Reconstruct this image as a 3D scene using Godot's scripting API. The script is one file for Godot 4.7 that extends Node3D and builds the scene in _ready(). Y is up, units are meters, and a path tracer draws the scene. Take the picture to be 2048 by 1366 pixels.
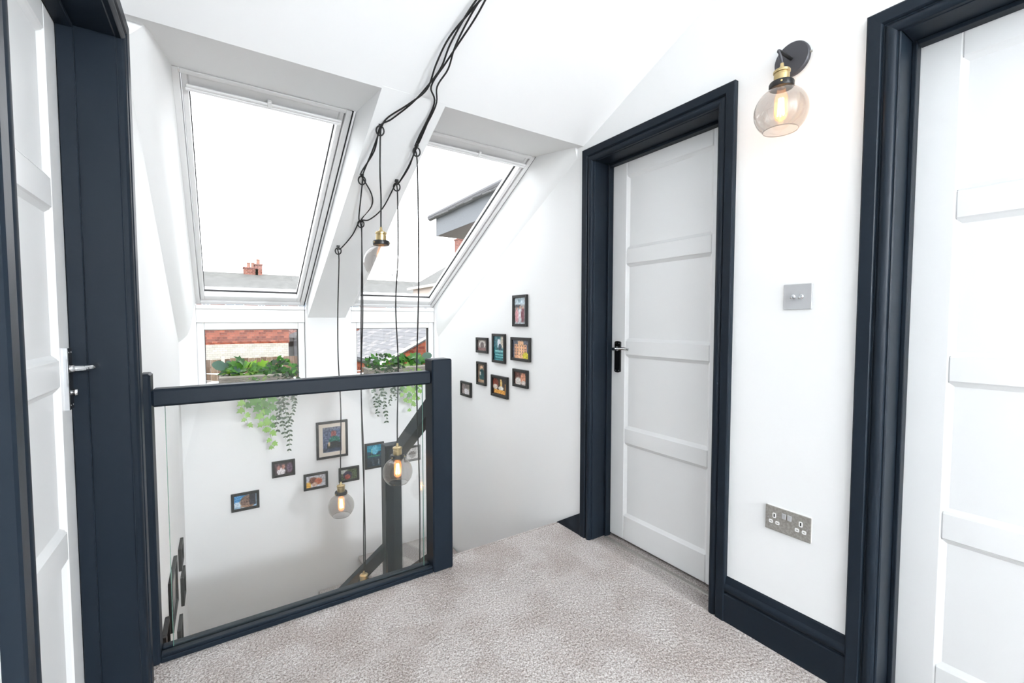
extends Node3D
# Landing with a glass balustrade over a stairwell, two roof windows, clustered pendant lamps and three panelled doors.

# ---------------------------------------------------------------- geometry helpers
var mats := {}
var used := {}
var cache := {}
var rng := RandomNumberGenerator.new()

func fix(t: PackedVector3Array) -> PackedVector3Array:
	var vol := 0.0
	for i in range(0, t.size(), 3):
		vol += t[i].dot(t[i + 1].cross(t[i + 2]))
	if vol > 0.0:
		for i in range(0, t.size(), 3):
			var s := t[i + 1]
			t[i + 1] = t[i + 2]
			t[i + 2] = s
	return t

func quad(t: PackedVector3Array, a: Vector3, b: Vector3, c: Vector3, d: Vector3) -> void:
	t.append(a); t.append(b); t.append(c)
	t.append(a); t.append(c); t.append(d)

func moved(t: PackedVector3Array, xf: Transform3D) -> PackedVector3Array:
	return xf * t

func joined(list: Array) -> PackedVector3Array:
	var t := PackedVector3Array()
	for a in list:
		t.append_array(a)
	return t

# a box from lo to hi, edges chamfered by b
func tbox(lo: Vector3, hi: Vector3, b := 0.0) -> PackedVector3Array:
	var c := (lo + hi) * 0.5
	var h := (hi - lo) * 0.5
	b = minf(b, minf(h.x, minf(h.y, h.z)) * 0.45)
	var t := PackedVector3Array()
	var poly := func(p: Array):
		var m := Vector3.ZERO
		for q in p:
			m += q
		m /= p.size()
		var n: Vector3 = (p[1] - p[0]).cross(p[2] - p[0])
		if n.dot(m) > 0.0:
			p.reverse()
		for i in range(1, p.size() - 1):
			t.append(c + p[0]); t.append(c + p[i]); t.append(c + p[i + 1])
	var v := func(s: Vector3, axis: int) -> Vector3:
		var q := Vector3.ZERO
		for k in 3:
			q[k] = s[k] * (h[k] - (0.0 if k == axis else b))
		return q
	for a in 3:
		var k := (a + 1) % 3
		var l := (a + 2) % 3
		for s in [-1.0, 1.0]:
			var p := []
			for e in [[-1, -1], [1, -1], [1, 1], [-1, 1]]:
				var g := Vector3.ZERO
				g[a] = s; g[k] = e[0]; g[l] = e[1]
				p.append(v.call(g, a))
			poly.call(p)
		if b > 0.0:
			for e in [[-1, -1], [1, -1], [1, 1], [-1, 1]]:
				var g := Vector3.ZERO
				g[k] = e[0]; g[l] = e[1]
				var g0 := g
				var g1 := g
				g0[a] = -1; g1[a] = 1
				poly.call([v.call(g0, k), v.call(g1, k), v.call(g1, l), v.call(g0, l)])
	if b > 0.0:
		for x in [-1, 1]:
			for y in [-1, 1]:
				for z in [-1, 1]:
					var g := Vector3(x, y, z)
					poly.call([v.call(g, 0), v.call(g, 1), v.call(g, 2)])
	return t

# polygon in two axes, extruded along the third: axes "zyx" means poly.x is z, poly.y is y, extruded over x
func prism(poly: PackedVector2Array, axes: String, w0: float, w1: float) -> PackedVector3Array:
	var t := PackedVector3Array()
	var at := func(p: Vector2, w: float) -> Vector3:
		var r := Vector3.ZERO
		r["xyz".find(axes[0])] = p.x
		r["xyz".find(axes[1])] = p.y
		r["xyz".find(axes[2])] = w
		return r
	var idx := Geometry2D.triangulate_polygon(poly)
	# orient the sides like the caps
	var area := 0.0
	for i in poly.size():
		area += poly[i].cross(poly[(i + 1) % poly.size()])
	for i in range(0, idx.size(), 3):
		var a := poly[idx[i]]
		var b := poly[idx[i + 1]]
		var c := poly[idx[i + 2]]
		if ((b - a).cross(c - a) > 0.0) != (area > 0.0):
			var s := b
			b = c
			c = s
		t.append(at.call(a, w1)); t.append(at.call(b, w1)); t.append(at.call(c, w1))
		t.append(at.call(a, w0)); t.append(at.call(c, w0)); t.append(at.call(b, w0))
	for i in poly.size():
		var a := poly[i]
		var b := poly[(i + 1) % poly.size()]
		quad(t, at.call(a, w0), at.call(b, w0), at.call(b, w1), at.call(a, w1))
	return fix(t)

# profile of (radius, height) turned round the y axis
func lathe(prof: Array, seg := 32, closed := false) -> PackedVector3Array:
	var t := PackedVector3Array()
	var n := prof.size()
	for i in (n if closed else n - 1):
		var p: Vector2 = prof[i]
		var q: Vector2 = prof[(i + 1) % n]
		for k in seg:
			var a0 := TAU * k / seg
			var a1 := TAU * (k + 1) / seg
			var d0 := Vector3(cos(a0), 0, sin(a0))
			var d1 := Vector3(cos(a1), 0, sin(a1))
			var y0 := Vector3(0, p.y, 0)
			var y1 := Vector3(0, q.y, 0)
			if p.x > 1e-6:
				t.append(d0 * p.x + y0); t.append(d1 * p.x + y0); t.append(d1 * q.x + y1)
			if q.x > 1e-6:
				t.append(d0 * p.x + y0); t.append(d1 * q.x + y1); t.append(d0 * q.x + y1)
	return fix(t)

func smooth_path(p: Array, steps := 8) -> PackedVector3Array:
	var out := PackedVector3Array()
	for i in p.size() - 1:
		var a: Vector3 = p[maxi(i - 1, 0)]
		var b: Vector3 = p[i]
		var c: Vector3 = p[i + 1]
		var d: Vector3 = p[mini(i + 2, p.size() - 1)]
		for k in steps:
			out.append(b.cubic_interpolate(c, a, d, float(k) / steps))
	out.append(p[p.size() - 1])
	return out

func tube(p: PackedVector3Array, r: float, seg := 8, r1 := -1.0) -> PackedVector3Array:
	var t := PackedVector3Array()
	var rings := []
	var up := Vector3(0.31, 0.2, 0.93)
	for i in p.size():
		var d := (p[mini(i + 1, p.size() - 1)] - p[maxi(i - 1, 0)]).normalized()
		up = (up - d * up.dot(d))
		if up.length() < 1e-3:
			up = d.cross(Vector3(0.7, 0.1, 0.7))
		up = up.normalized()
		var side := d.cross(up)
		var rr := r if r1 < 0.0 else lerpf(r, r1, float(i) / (p.size() - 1))
		var ring := []
		for k in seg:
			var a := TAU * k / seg
			ring.append(p[i] + (up * cos(a) + side * sin(a)) * rr)
		rings.append(ring)
	for i in rings.size() - 1:
		for k in seg:
			var l := (k + 1) % seg
			quad(t, rings[i][k], rings[i][l], rings[i + 1][l], rings[i + 1][k])
	for k in range(1, seg - 1):
		t.append(rings[0][0]); t.append(rings[0][k + 1]); t.append(rings[0][k])
		var e: Array = rings[rings.size() - 1]
		t.append(e[0]); t.append(e[k]); t.append(e[k + 1])
	return fix(t)

# open surfaces keep their winding
func commit(t: PackedVector3Array, smooth_deg := 35.0, uv := PackedVector2Array()) -> ArrayMesh:
	var n := t.size() / 3
	var face := PackedVector3Array()
	face.resize(n)
	var at := {}
	var limit := cos(deg_to_rad(smooth_deg))
	for i in n:
		face[i] = (t[3 * i + 2] - t[3 * i]).cross(t[3 * i + 1] - t[3 * i])
		if smooth_deg > 0.0:
			for k in 3:
				var key := (t[3 * i + k] * 20000.0).round()
				if not at.has(key):
					at[key] = PackedInt32Array()
				at[key].append(i)
	var normals := PackedVector3Array()
	normals.resize(t.size())
	for i in n:
		var f := face[i].normalized()
		for k in 3:
			var s := f
			if smooth_deg > 0.0:
				s = Vector3.ZERO
				for j in at[(t[3 * i + k] * 20000.0).round()]:
					if face[j].normalized().dot(f) >= limit:
						s += face[j]
				s = s.normalized() if s.length() > 1e-12 else f
			normals[3 * i + k] = s
	var arr := []
	arr.resize(Mesh.ARRAY_MAX)
	arr[Mesh.ARRAY_VERTEX] = t
	arr[Mesh.ARRAY_NORMAL] = normals
	if uv.size():
		arr[Mesh.ARRAY_TEX_UV] = uv
	var m := ArrayMesh.new()
	m.add_surface_from_arrays(Mesh.PRIMITIVE_TRIANGLES, arr)
	return m

# ---------------------------------------------------------------- node helpers
func numbered(called: String) -> String:
	if not used.has(called):
		used[called] = 0
		return called
	used[called] += 1
	return "%s_%03d" % [called, used[called]]

func put(called: String, mesh: Mesh, mat: Material, parent: Node3D = null, at := Transform3D()) -> MeshInstance3D:
	var o := MeshInstance3D.new()
	o.mesh = mesh
	o.material_override = mat
	o.transform = at
	if parent == null:
		o.name = numbered(called)
		add_child(o)
	else:
		o.name = called
		parent.add_child(o, true)
	return o

func shape(called: String, t: PackedVector3Array, mat: Material, parent: Node3D = null, smooth_deg := 35.0) -> MeshInstance3D:
	return put(called, commit(t, smooth_deg), mat, parent)

func cbox(called: String, lo: Vector3, hi: Vector3, mat: Material, parent: Node3D = null, b := 0.002) -> MeshInstance3D:
	return shape(called, tbox(lo, hi, b), mat, parent, 0.0)

func thing(called: String, label: String, category: String, at := Vector3.ZERO, group := "") -> Node3D:
	var o := Node3D.new()
	o.name = numbered(called)
	add_child(o)
	o.position = at
	tag(o, label, category, group)
	return o

func tag(o: Node, label: String, category: String, group := "") -> void:
	o.set_meta("label", label)
	o.set_meta("category", category)
	if group != "":
		o.set_meta("group", group)

func part_of_room(called: String, label := "") -> Node3D:
	var o := Node3D.new()
	o.name = called
	add_child(o)
	o.set_meta("kind", "structure")
	if label != "":
		o.set_meta("label", label)
	return o

func struct(o: MeshInstance3D, label := "") -> MeshInstance3D:
	o.set_meta("kind", "structure")
	if label != "":
		o.set_meta("label", label)
	return o

# ---------------------------------------------------------------- materials
func mat(key: String, c: Color, rough := 0.6, metal := 0.0, spec := 0.5) -> StandardMaterial3D:
	var m := StandardMaterial3D.new()
	m.resource_name = key
	m.albedo_color = c
	m.roughness = rough
	m.metallic = metal
	m.metallic_specular = spec
	mats[key] = m
	return m

func noise(freq: float, size: int, ramp: Array, oct := 4, seed_ := 1, kind := FastNoiseLite.TYPE_SIMPLEX_SMOOTH) -> NoiseTexture2D:
	var f := FastNoiseLite.new()
	f.noise_type = kind
	f.frequency = freq
	f.fractal_octaves = oct
	f.seed = seed_
	var t := NoiseTexture2D.new()
	t.width = size
	t.height = size
	t.seamless = true
	t.noise = f
	if ramp.size():
		var g := Gradient.new()
		var offs := PackedFloat32Array()
		var cols := PackedColorArray()
		for r in ramp:
			offs.append(r[0])
			cols.append(r[1])
		g.offsets = offs
		g.colors = cols
		t.color_ramp = g
	return t

func bump(m: StandardMaterial3D, freq: float, depth: float, scale: float, seed_ := 3) -> void:
	var t := noise(freq, 256, [], 3, seed_)
	t.as_normal_map = true
	t.bump_strength = depth
	m.normal_enabled = true
	m.normal_texture = t
	m.uv1_triplanar = true
	m.uv1_world_triplanar = true
	m.uv1_scale = Vector3.ONE * scale

func glass(key: String, c: Color, a: float, rough := 0.0) -> StandardMaterial3D:
	var m := mat(key, Color(c.r, c.g, c.b, a), rough)
	m.transparency = BaseMaterial3D.TRANSPARENCY_ALPHA
	return m

func glow(key: String, c: Color, e: float) -> StandardMaterial3D:
	var m := mat(key, c, 0.5)
	m.emission_enabled = true
	m.emission = c
	m.emission_energy_multiplier = e
	return m

# brick or slate-free masonry, one tile of 8 courses; flat pattern for walls too far off to tell single bricks
func masonry(key: String, base: Color, vary: float, mortar: Color, seed_: int) -> StandardMaterial3D:
	var r := RandomNumberGenerator.new()
	r.seed = seed_
	var im := Image.create(128, 128, false, Image.FORMAT_RGB8)
	im.fill(mortar)
	for row in 8:
		for col in 5:
			var v := r.randf_range(-vary, vary)
			var c := Color(base.r + v, base.g + v * 0.8, base.b + v * 0.7)
			var x := col * 32 - (16 if row % 2 else 0)
			im.fill_rect(Rect2i(x + 1, row * 16 + 1, 30, 14).intersection(Rect2i(0, 0, 128, 128)), c)
	var m := mat(key, Color.WHITE, 0.9, 0.0, 0.3)
	m.albedo_texture = ImageTexture.create_from_image(im)
	m.uv1_triplanar = true
	m.uv1_world_triplanar = true
	m.uv1_scale = Vector3.ONE / 0.9
	return m

func make_materials() -> void:
	var m := mat("white wall paint", Color(0.95, 0.954, 0.955), 0.75, 0.0, 0.3)
	bump(m, 0.06, 0.06, 1.2)
	mat("white ceiling paint", Color(0.955, 0.958, 0.96), 0.85, 0.0, 0.2)
	mat("white satin wood", Color(0.935, 0.94, 0.942), 0.38, 0.0, 0.5)
	m = mat("navy satin paint", Color(0.088, 0.12, 0.155), 0.42, 0.0, 0.27)
	bump(m, 0.03, 0.12, 3.0, 8)
	mat("white plastic frame", Color(0.92, 0.92, 0.92), 0.35)
	mat("black gasket", Color(0.06, 0.06, 0.065), 0.7)
	glass("window glass", Color(0.97, 0.99, 0.98), 0.01).metallic_specular = 0.3
	glass("balustrade glass", Color(0.9, 0.97, 0.94), 0.012).metallic_specular = 0.36
	glass("smoked globe glass", Color(0.25, 0.242, 0.238), 0.32).metallic_specular = 0.85
	var bg := glass("bulb glass", Color(1.0, 0.78, 0.5), 0.15)
	bg.emission_enabled = true
	bg.emission = Color(1.0, 0.8, 0.52)
	bg.emission_energy_multiplier = 0.2
	mat("glass edge", Color(0.4, 0.55, 0.5), 0.2)
	mat("antique brass", Color(0.72, 0.64, 0.47), 0.3, 0.85)
	mat("black metal", Color(0.1, 0.1, 0.105), 0.4, 0.3)
	mat("charcoal metal", Color(0.24, 0.24, 0.26), 0.5, 0.2)
	mat("black cord", Color(0.045, 0.045, 0.05), 0.65)
	mat("chrome", Color(0.85, 0.86, 0.87), 0.12, 1.0)
	mat("polished black", Color(0.03, 0.033, 0.04), 0.12, 0.0, 0.6)
	m = mat("brushed steel", Color(0.66, 0.65, 0.63), 0.45, 0.35)
	m.albedo_texture = noise(0.08, 128, [[0.0, Color(0.82, 0.81, 0.8)], [1.0, Color(1, 1, 1)]], 4, 12)
	m.uv1_triplanar = true
	m.uv1_scale = Vector3.ONE * 9.0
	mat("satin grey plate", Color(0.72, 0.725, 0.735), 0.4, 0.25)
	mat("white plastic", Color(0.95, 0.95, 0.95), 0.35)
	mat("black hole", Color(0.02, 0.02, 0.02), 0.8)
	mat("black frame", Color(0.055, 0.05, 0.05), 0.45)
	mat("cream mount", Color(0.9, 0.86, 0.81), 0.9)
	glow("lamp filament", Color(1.0, 0.8, 0.5), 8.0)
	glow("unseen lamp glass", Color(0.97, 0.985, 1.0), 1.2)  # glowing shell of the unseen lamp behind the camera
	# carpet: speckled cut pile, brushed patches
	m = mat("grey speckled carpet", Color(0.87, 0.866, 0.866), 0.97, 0.0, 0.1)
	var tufts := noise(0.12, 1024, [[0.0, Color(0.42, 0.385, 0.365)], [0.38, Color(0.66, 0.625, 0.605)], [0.5, Color(0.82, 0.795, 0.78)], [0.64, Color(0.9, 0.885, 0.875)], [1.0, Color(0.98, 0.975, 0.97)]], 4, 5)
	tufts.noise.fractal_gain = 0.85
	tufts.noise.fractal_lacunarity = 2.3
	m.albedo_texture = tufts
	m.uv1_triplanar = true
	m.uv1_world_triplanar = true
	m.uv1_scale = Vector3.ONE * 0.95
	m.detail_enabled = true
	m.detail_blend_mode = BaseMaterial3D.BLEND_MODE_MUL
	m.detail_uv_layer = BaseMaterial3D.DETAIL_UV_2
	m.detail_albedo = noise(0.016, 256, [[0.0, Color(0.9, 0.88, 0.87)], [0.4, Color(0.955, 0.945, 0.94)], [0.6, Color(1, 1, 1)], [1.0, Color(1, 1, 1)]], 5, 21)
	m.uv2_triplanar = true
	m.uv2_world_triplanar = true
	m.uv2_scale = Vector3.ONE * 0.7
	var pile := noise(0.11, 512, [], 4, 6)
	pile.as_normal_map = true
	pile.bump_strength = 2.5
	m.normal_enabled = true
	m.normal_texture = pile
	m.rim_enabled = true
	m.rim = 0.15
	# outdoors
	masonry("red brick", Color(0.52, 0.31, 0.27), 0.08, Color(0.66, 0.6, 0.56), 4)
	masonry("orange brick", Color(0.5, 0.22, 0.13), 0.14, Color(0.5, 0.36, 0.28), 5)
	masonry("white painted brick", Color(0.76, 0.74, 0.7), 0.05, Color(0.64, 0.61, 0.57), 6)
	mat("slate roof", Color(0.39, 0.39, 0.4), 0.7)
	mat("dark slate", Color(0.34, 0.34, 0.36), 0.6)
	mat("pale slate", Color(0.45, 0.44, 0.44), 0.6)
	m = mat("far roof tiles", Color(0.44, 0.44, 0.43), 0.85)
	m.albedo_texture = noise(0.02, 256, [[0.0, Color(0.8, 0.8, 0.8)], [1.0, Color(1, 1, 1)]], 4, 31)
	m.uv1_triplanar = true
	m.uv1_scale = Vector3.ONE * 0.3
	mat("render", Color(0.85, 0.8, 0.76), 0.9)
	mat("pale lintel", Color(0.92, 0.91, 0.89), 0.8)
	mat("far glass", Color(0.45, 0.5, 0.55), 0.1)
	mat("clay pot", Color(0.62, 0.45, 0.38), 0.8)
	mat("grey fascia board", Color(0.38, 0.4, 0.43), 0.5)
	for k in 3:
		m = mat("fence board %d" % k, [Color(0.5, 0.4, 0.33), Color(0.44, 0.35, 0.28), Color(0.55, 0.46, 0.38)][k], 0.9)
		m.albedo_texture = noise(0.03, 128, [[0.0, Color(0.75, 0.74, 0.72)], [1.0, Color(1, 1, 1)]], 4, 40 + k)
		m.uv1_triplanar = true
		m.uv1_scale = Vector3(3, 0.4, 3)
	mat("concrete", Color(0.75, 0.73, 0.7), 0.9)
	m = mat("garden ground", Color(0.45, 0.47, 0.38), 0.95)
	m.albedo_texture = noise(0.02, 256, [[0.0, Color(0.7, 0.72, 0.65)], [1.0, Color(1, 1, 1)]], 5, 33)
	m.uv1_triplanar = true
	m.uv1_scale = Vector3.ONE * 0.2
	# plants
	for e in [["ivy dark", Color(0.16, 0.33, 0.12)], ["ivy mid", Color(0.27, 0.46, 0.15)], ["ivy pale", Color(0.5, 0.66, 0.3)], ["small leaf", Color(0.17, 0.25, 0.16)], ["fern leaf", Color(0.2, 0.42, 0.1)], ["lime leaf", Color(0.45, 0.62, 0.16)], ["felt leaf", Color(0.25, 0.36, 0.31)]]:
		m = mat(e[0], e[1], 0.5)
		m.backlight_enabled = true
		m.backlight = Color(e[1].r * 0.5, e[1].g * 0.6, e[1].b * 0.4)
		m.cull_mode = BaseMaterial3D.CULL_DISABLED
	mat("plant stem", Color(0.42, 0.5, 0.3), 0.7)
	m = mat("grey wicker", Color(0.58, 0.56, 0.53), 0.85)
	mat("pale wicker rim", Color(0.72, 0.7, 0.66), 0.85)

# ---------------------------------------------------------------- the room's measures
const XL := -0.23        # left wall
const XR := 1.645        # right wall
const ZB := -3.70        # wall under and between the windows
const ZE := -1.98        # edge of the landing
const HEAD_Z := -1.803   # where the sloped ceiling breaks to the window lining
const HEAD_Y := 2.109
const CEIL_SLOPE := 0.45
const LINING_SLOPE := 0.477
const WIN_SLOPE := 0.553

func ceil_y(z: float) -> float:
	if z < HEAD_Z:
		return HEAD_Y + LINING_SLOPE * (z - HEAD_Z)
	return minf(2.785, HEAD_Y + CEIL_SLOPE * (z - HEAD_Z))

func win_y(z: float) -> float:
	return 2.158 + WIN_SLOPE * (z + 2.186)

func wall_piece(z0: float, z1: float, y0: float, x0: float, x1: float) -> PackedVector3Array:
	var p := PackedVector2Array([Vector2(z0, y0), Vector2(z1, y0)])
	var up := [z1]
	for k in [-0.301, HEAD_Z, -2.19, -2.2]:
		if k < z1 and k > z0:
			up.append(k)
	up.append(z0)
	for z in up:
		p.append(Vector2(z, ceil_y(z) + 0.09 if z >= -2.19 else win_y(z) + 0.02))
	return prism(p, "zyx", x0, x1)

func _ready() -> void:
	rng.seed = 7
	# camera
	var cam := Camera3D.new()
	cam.name = "camera"
	cam.fov = 75.17
	cam.near = 0.02
	cam.far = 300.0
	add_child(cam)
	cam.position = Vector3(0, 1.18, 0)
	cam.rotation_degrees = Vector3(-2.657, -33.4, 0)
	# sky: bright even overcast
	var sm := ProceduralSkyMaterial.new()
	sm.sky_top_color = Color(0.97, 0.985, 1.0)
	sm.sky_horizon_color = Color(0.985, 0.99, 1.0)
	sm.ground_bottom_color = Color(0.6, 0.6, 0.58)
	sm.ground_horizon_color = Color(0.75, 0.75, 0.74)
	var sky := Sky.new()
	sky.sky_material = sm
	var env := Environment.new()
	env.background_mode = Environment.BG_SKY
	env.sky = sky
	env.background_energy_multiplier = 4.2
	env.tonemap_mode = Environment.TONE_MAPPER_LINEAR
	env.tonemap_exposure = 1.0
	env.sdfgi_enabled = true
	env.ssao_enabled = true
	env.ssil_enabled = true
	var we := WorldEnvironment.new()
	we.name = "world_environment"
	we.environment = env
	add_child(we)
	make_materials()
	unseen_landing_lamp(Vector3(1.36, 1.95, 3.3), 0.835, 13.0)

	build_shell()
	build_roof_windows()
	build_doors()
	build_trim()
	build_balustrade()
	build_stairs()
	build_outdoors()
	build_pictures()
	build_planters()
	build_pendants()
	build_wall_light()
	build_fittings()

# ---------------------------------------------------------------- unseen lamp behind the camera, placed to light landing and stairwell
func unseen_landing_lamp(at: Vector3, drop: float, energy: float) -> void:
	var o := thing("unseen_globe_lamp", "unseen white opal globe lamp behind the camera, placed to light the landing", "pendant light", at)
	shape("ceiling_plate", lathe([Vector2(0, drop), Vector2(0.05, drop), Vector2(0.05, drop - 0.02), Vector2(0, drop - 0.02)], 32), mats["white plastic"], o)
	shape("rod", tube(PackedVector3Array([Vector3(0, 0.21, 0), Vector3(0, drop - 0.018, 0)]), 0.006, 10), mats["white plastic"], o)
	var prof := []
	for k in 25:
		var a := lerpf(0.18, PI, k / 24.0)
		prof.append(Vector2(sin(a) * 0.22, cos(a) * 0.22))
	prof.push_front(Vector2(0.0, 0.2175))
	shape("opal_globe", lathe(prof, 40), mats["unseen lamp glass"], o)
	var l := OmniLight3D.new()
	l.name = "unseen_lamp_light"
	l.light_energy = energy
	l.light_color = Color(0.965, 0.985, 1.0)
	l.light_size = 0.215
	l.omni_range = 14.0
	l.omni_attenuation = 2.0
	l.shadow_enabled = true
	o.add_child(l)

# ---------------------------------------------------------------- shell
# door openings: z from, z to
const D1 := [-1.745, -0.845]
const D2 := [-1.715, -1.032]
const D3 := [-0.478, 0.285]
const DOOR_TOP := 2.005

func build_shell() -> void:
	var wp: Material = mats["white wall paint"]
	# floor of landing with the rooms behind the doors
	var fl := put("floor", commit(tbox(Vector3(-1.5, -0.25, ZE), Vector3(2.6, 0, 4.2), 0.004), 0.0), mats["grey speckled carpet"])
	struct(fl)
	# right wall
	var t := joined([
		wall_piece(-3.86, D2[0] - 0.03, -2.7, XR, XR + 0.15),
		wall_piece(D2[0] - 0.03, D2[1] + 0.03, DOOR_TOP + 0.03, XR, XR + 0.15),
		wall_piece(D2[1] + 0.03, D3[0] - 0.03, 0.0, XR, XR + 0.15),
		wall_piece(D3[0] - 0.03, D3[1] + 0.03, DOOR_TOP + 0.03, XR, XR + 0.15),
		wall_piece(D3[1] + 0.03, 4.2, 0.0, XR, XR + 0.15)])
	struct(shape("wall_right", t, wp, null, 0.0))
	t = joined([
		wall_piece(-3.86, D1[0] - 0.03, -2.7, XL - 0.15, XL),
		wall_piece(D1[0] - 0.03, D1[1] + 0.03, DOOR_TOP + 0.03, XL - 0.15, XL),
		wall_piece(D1[1] + 0.03, 4.2, 0.0, XL - 0.15, XL)])
	struct(shape("wall_left", t, wp, null, 0.0))
	# unseen rear wall; unseen outer walls keep daylight out of the door gaps
	struct(cbox("wall_rear", Vector3(-1.65, -0.25, 4.2), Vector3(2.75, 3.1, 4.35), wp, null, 0.0))
	struct(shape("wall_unseen_left", joined([wall_piece(-1.98, 4.2, -0.25, -1.65, -1.5), tbox(Vector3(-1.5, 0, -1.98), Vector3(XL - 0.15, 2.05, -1.9))]), wp, null, 0.0))
	struct(shape("wall_unseen_right", joined([wall_piece(-1.98, 4.2, -0.25, 2.6, 2.75), tbox(Vector3(XR + 0.15, 0, -1.98), Vector3(2.6, 2.05, -1.9))]), wp, null, 0.0))
	# wall under and between the windows
	t = joined([
		tbox(Vector3(XL, -2.7, -3.86), Vector3(XR, 0.70, ZB)),
		tbox(Vector3(XL, 0.70, -3.86), Vector3(-0.132, 1.34, ZB)),
		tbox(Vector3(0.55, 0.70, -3.86), Vector3(0.888, 1.27, ZB)),
		tbox(Vector3(1.612, 0.70, -3.86), Vector3(XR, 1.34, ZB))])
	struct(shape("wall_back", t, wp, null, 0.0))
	# closes the stairwell below
	struct(cbox("wall_below_landing", Vector3(XL - 0.15, -2.7, -1.98), Vector3(XR + 0.15, -0.25, -1.86), wp, null, 0.0))
	struct(cbox("floor_lower", Vector3(XL - 0.15, -2.8, -3.86), Vector3(XR + 0.15, -2.7, -1.86), mats["grey speckled carpet"], null, 0.0))
	# ceiling: slope, flat part, head of the window recesses
	var p := PackedVector2Array([Vector2(HEAD_Z, HEAD_Y), Vector2(-0.3, ceil_y(-0.3)), Vector2(4.2, 2.785), Vector2(4.2, 3.1), Vector2(-0.3, 3.1), Vector2(-2.19, 2.42), Vector2(-2.19, 2.165)])
	var c := shape("ceiling", prism(p, "zyx", -1.65, 2.75), mats["white ceiling paint"], null, 0.0)
	struct(c)
	# sloped pier between the roof windows
	p = PackedVector2Array([Vector2(HEAD_Z + 0.01, HEAD_Y + 0.004), Vector2(ZB + 0.004, ceil_y(ZB + 0.004)), Vector2(-3.86, ceil_y(ZB) ), Vector2(-3.86, win_y(-3.86) + 0.02), Vector2(-2.19, win_y(-2.19) + 0.02), Vector2(HEAD_Z + 0.01, HEAD_Y + 0.06)])
	struct(shape("ceiling_pier", prism(p, "zyx", 0.566, 0.842), wp, null, 0.0))
	# splayed side linings of the recesses
	var splay := PackedVector3Array()
	for s in [[XL, -0.163, -0.128], [XR, 1.624, 1.611]]:
		# section across the recess, from the wall to the window frame: (x, depth under the window plane)
		var sec := [Vector2(s[0], 0.285), Vector2(lerpf(s[0], s[1], 0.35), 0.265), Vector2(lerpf(s[0], s[1], 0.75), 0.235), Vector2(s[1], 0.19), Vector2(s[2], -0.012), Vector2(s[0], -0.05)]
		var w := PackedVector3Array()
		var ends := []
		for z in [-3.72, -1.85]:
			var ring := []
			for q in sec:
				ring.append(Vector3(q.x, win_y(z) - q.y, z))
			ends.append(ring)
		for i in sec.size():
			var k := (i + 1) % sec.size()
			quad(w, ends[0][i], ends[0][k], ends[1][k], ends[1][i])
		for i in range(1, sec.size() - 1):
			w.append(ends[0][0]); w.append(ends[0][i + 1]); w.append(ends[0][i])
			w.append(ends[1][0]); w.append(ends[1][i]); w.append(ends[1][i + 1])
		splay.append_array(fix(w))
	struct(shape("trim_1", splay, wp, null, 50.0), "splayed white plaster sides of the roof window recesses")
	# window board
	struct(cbox("trim_2", Vector3(XL, 0.678, ZB + 0.0), Vector3(XR, 0.70, ZB + 0.17), mats["white satin wood"], null, 0.006), "white window board under the lower windows")

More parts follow.
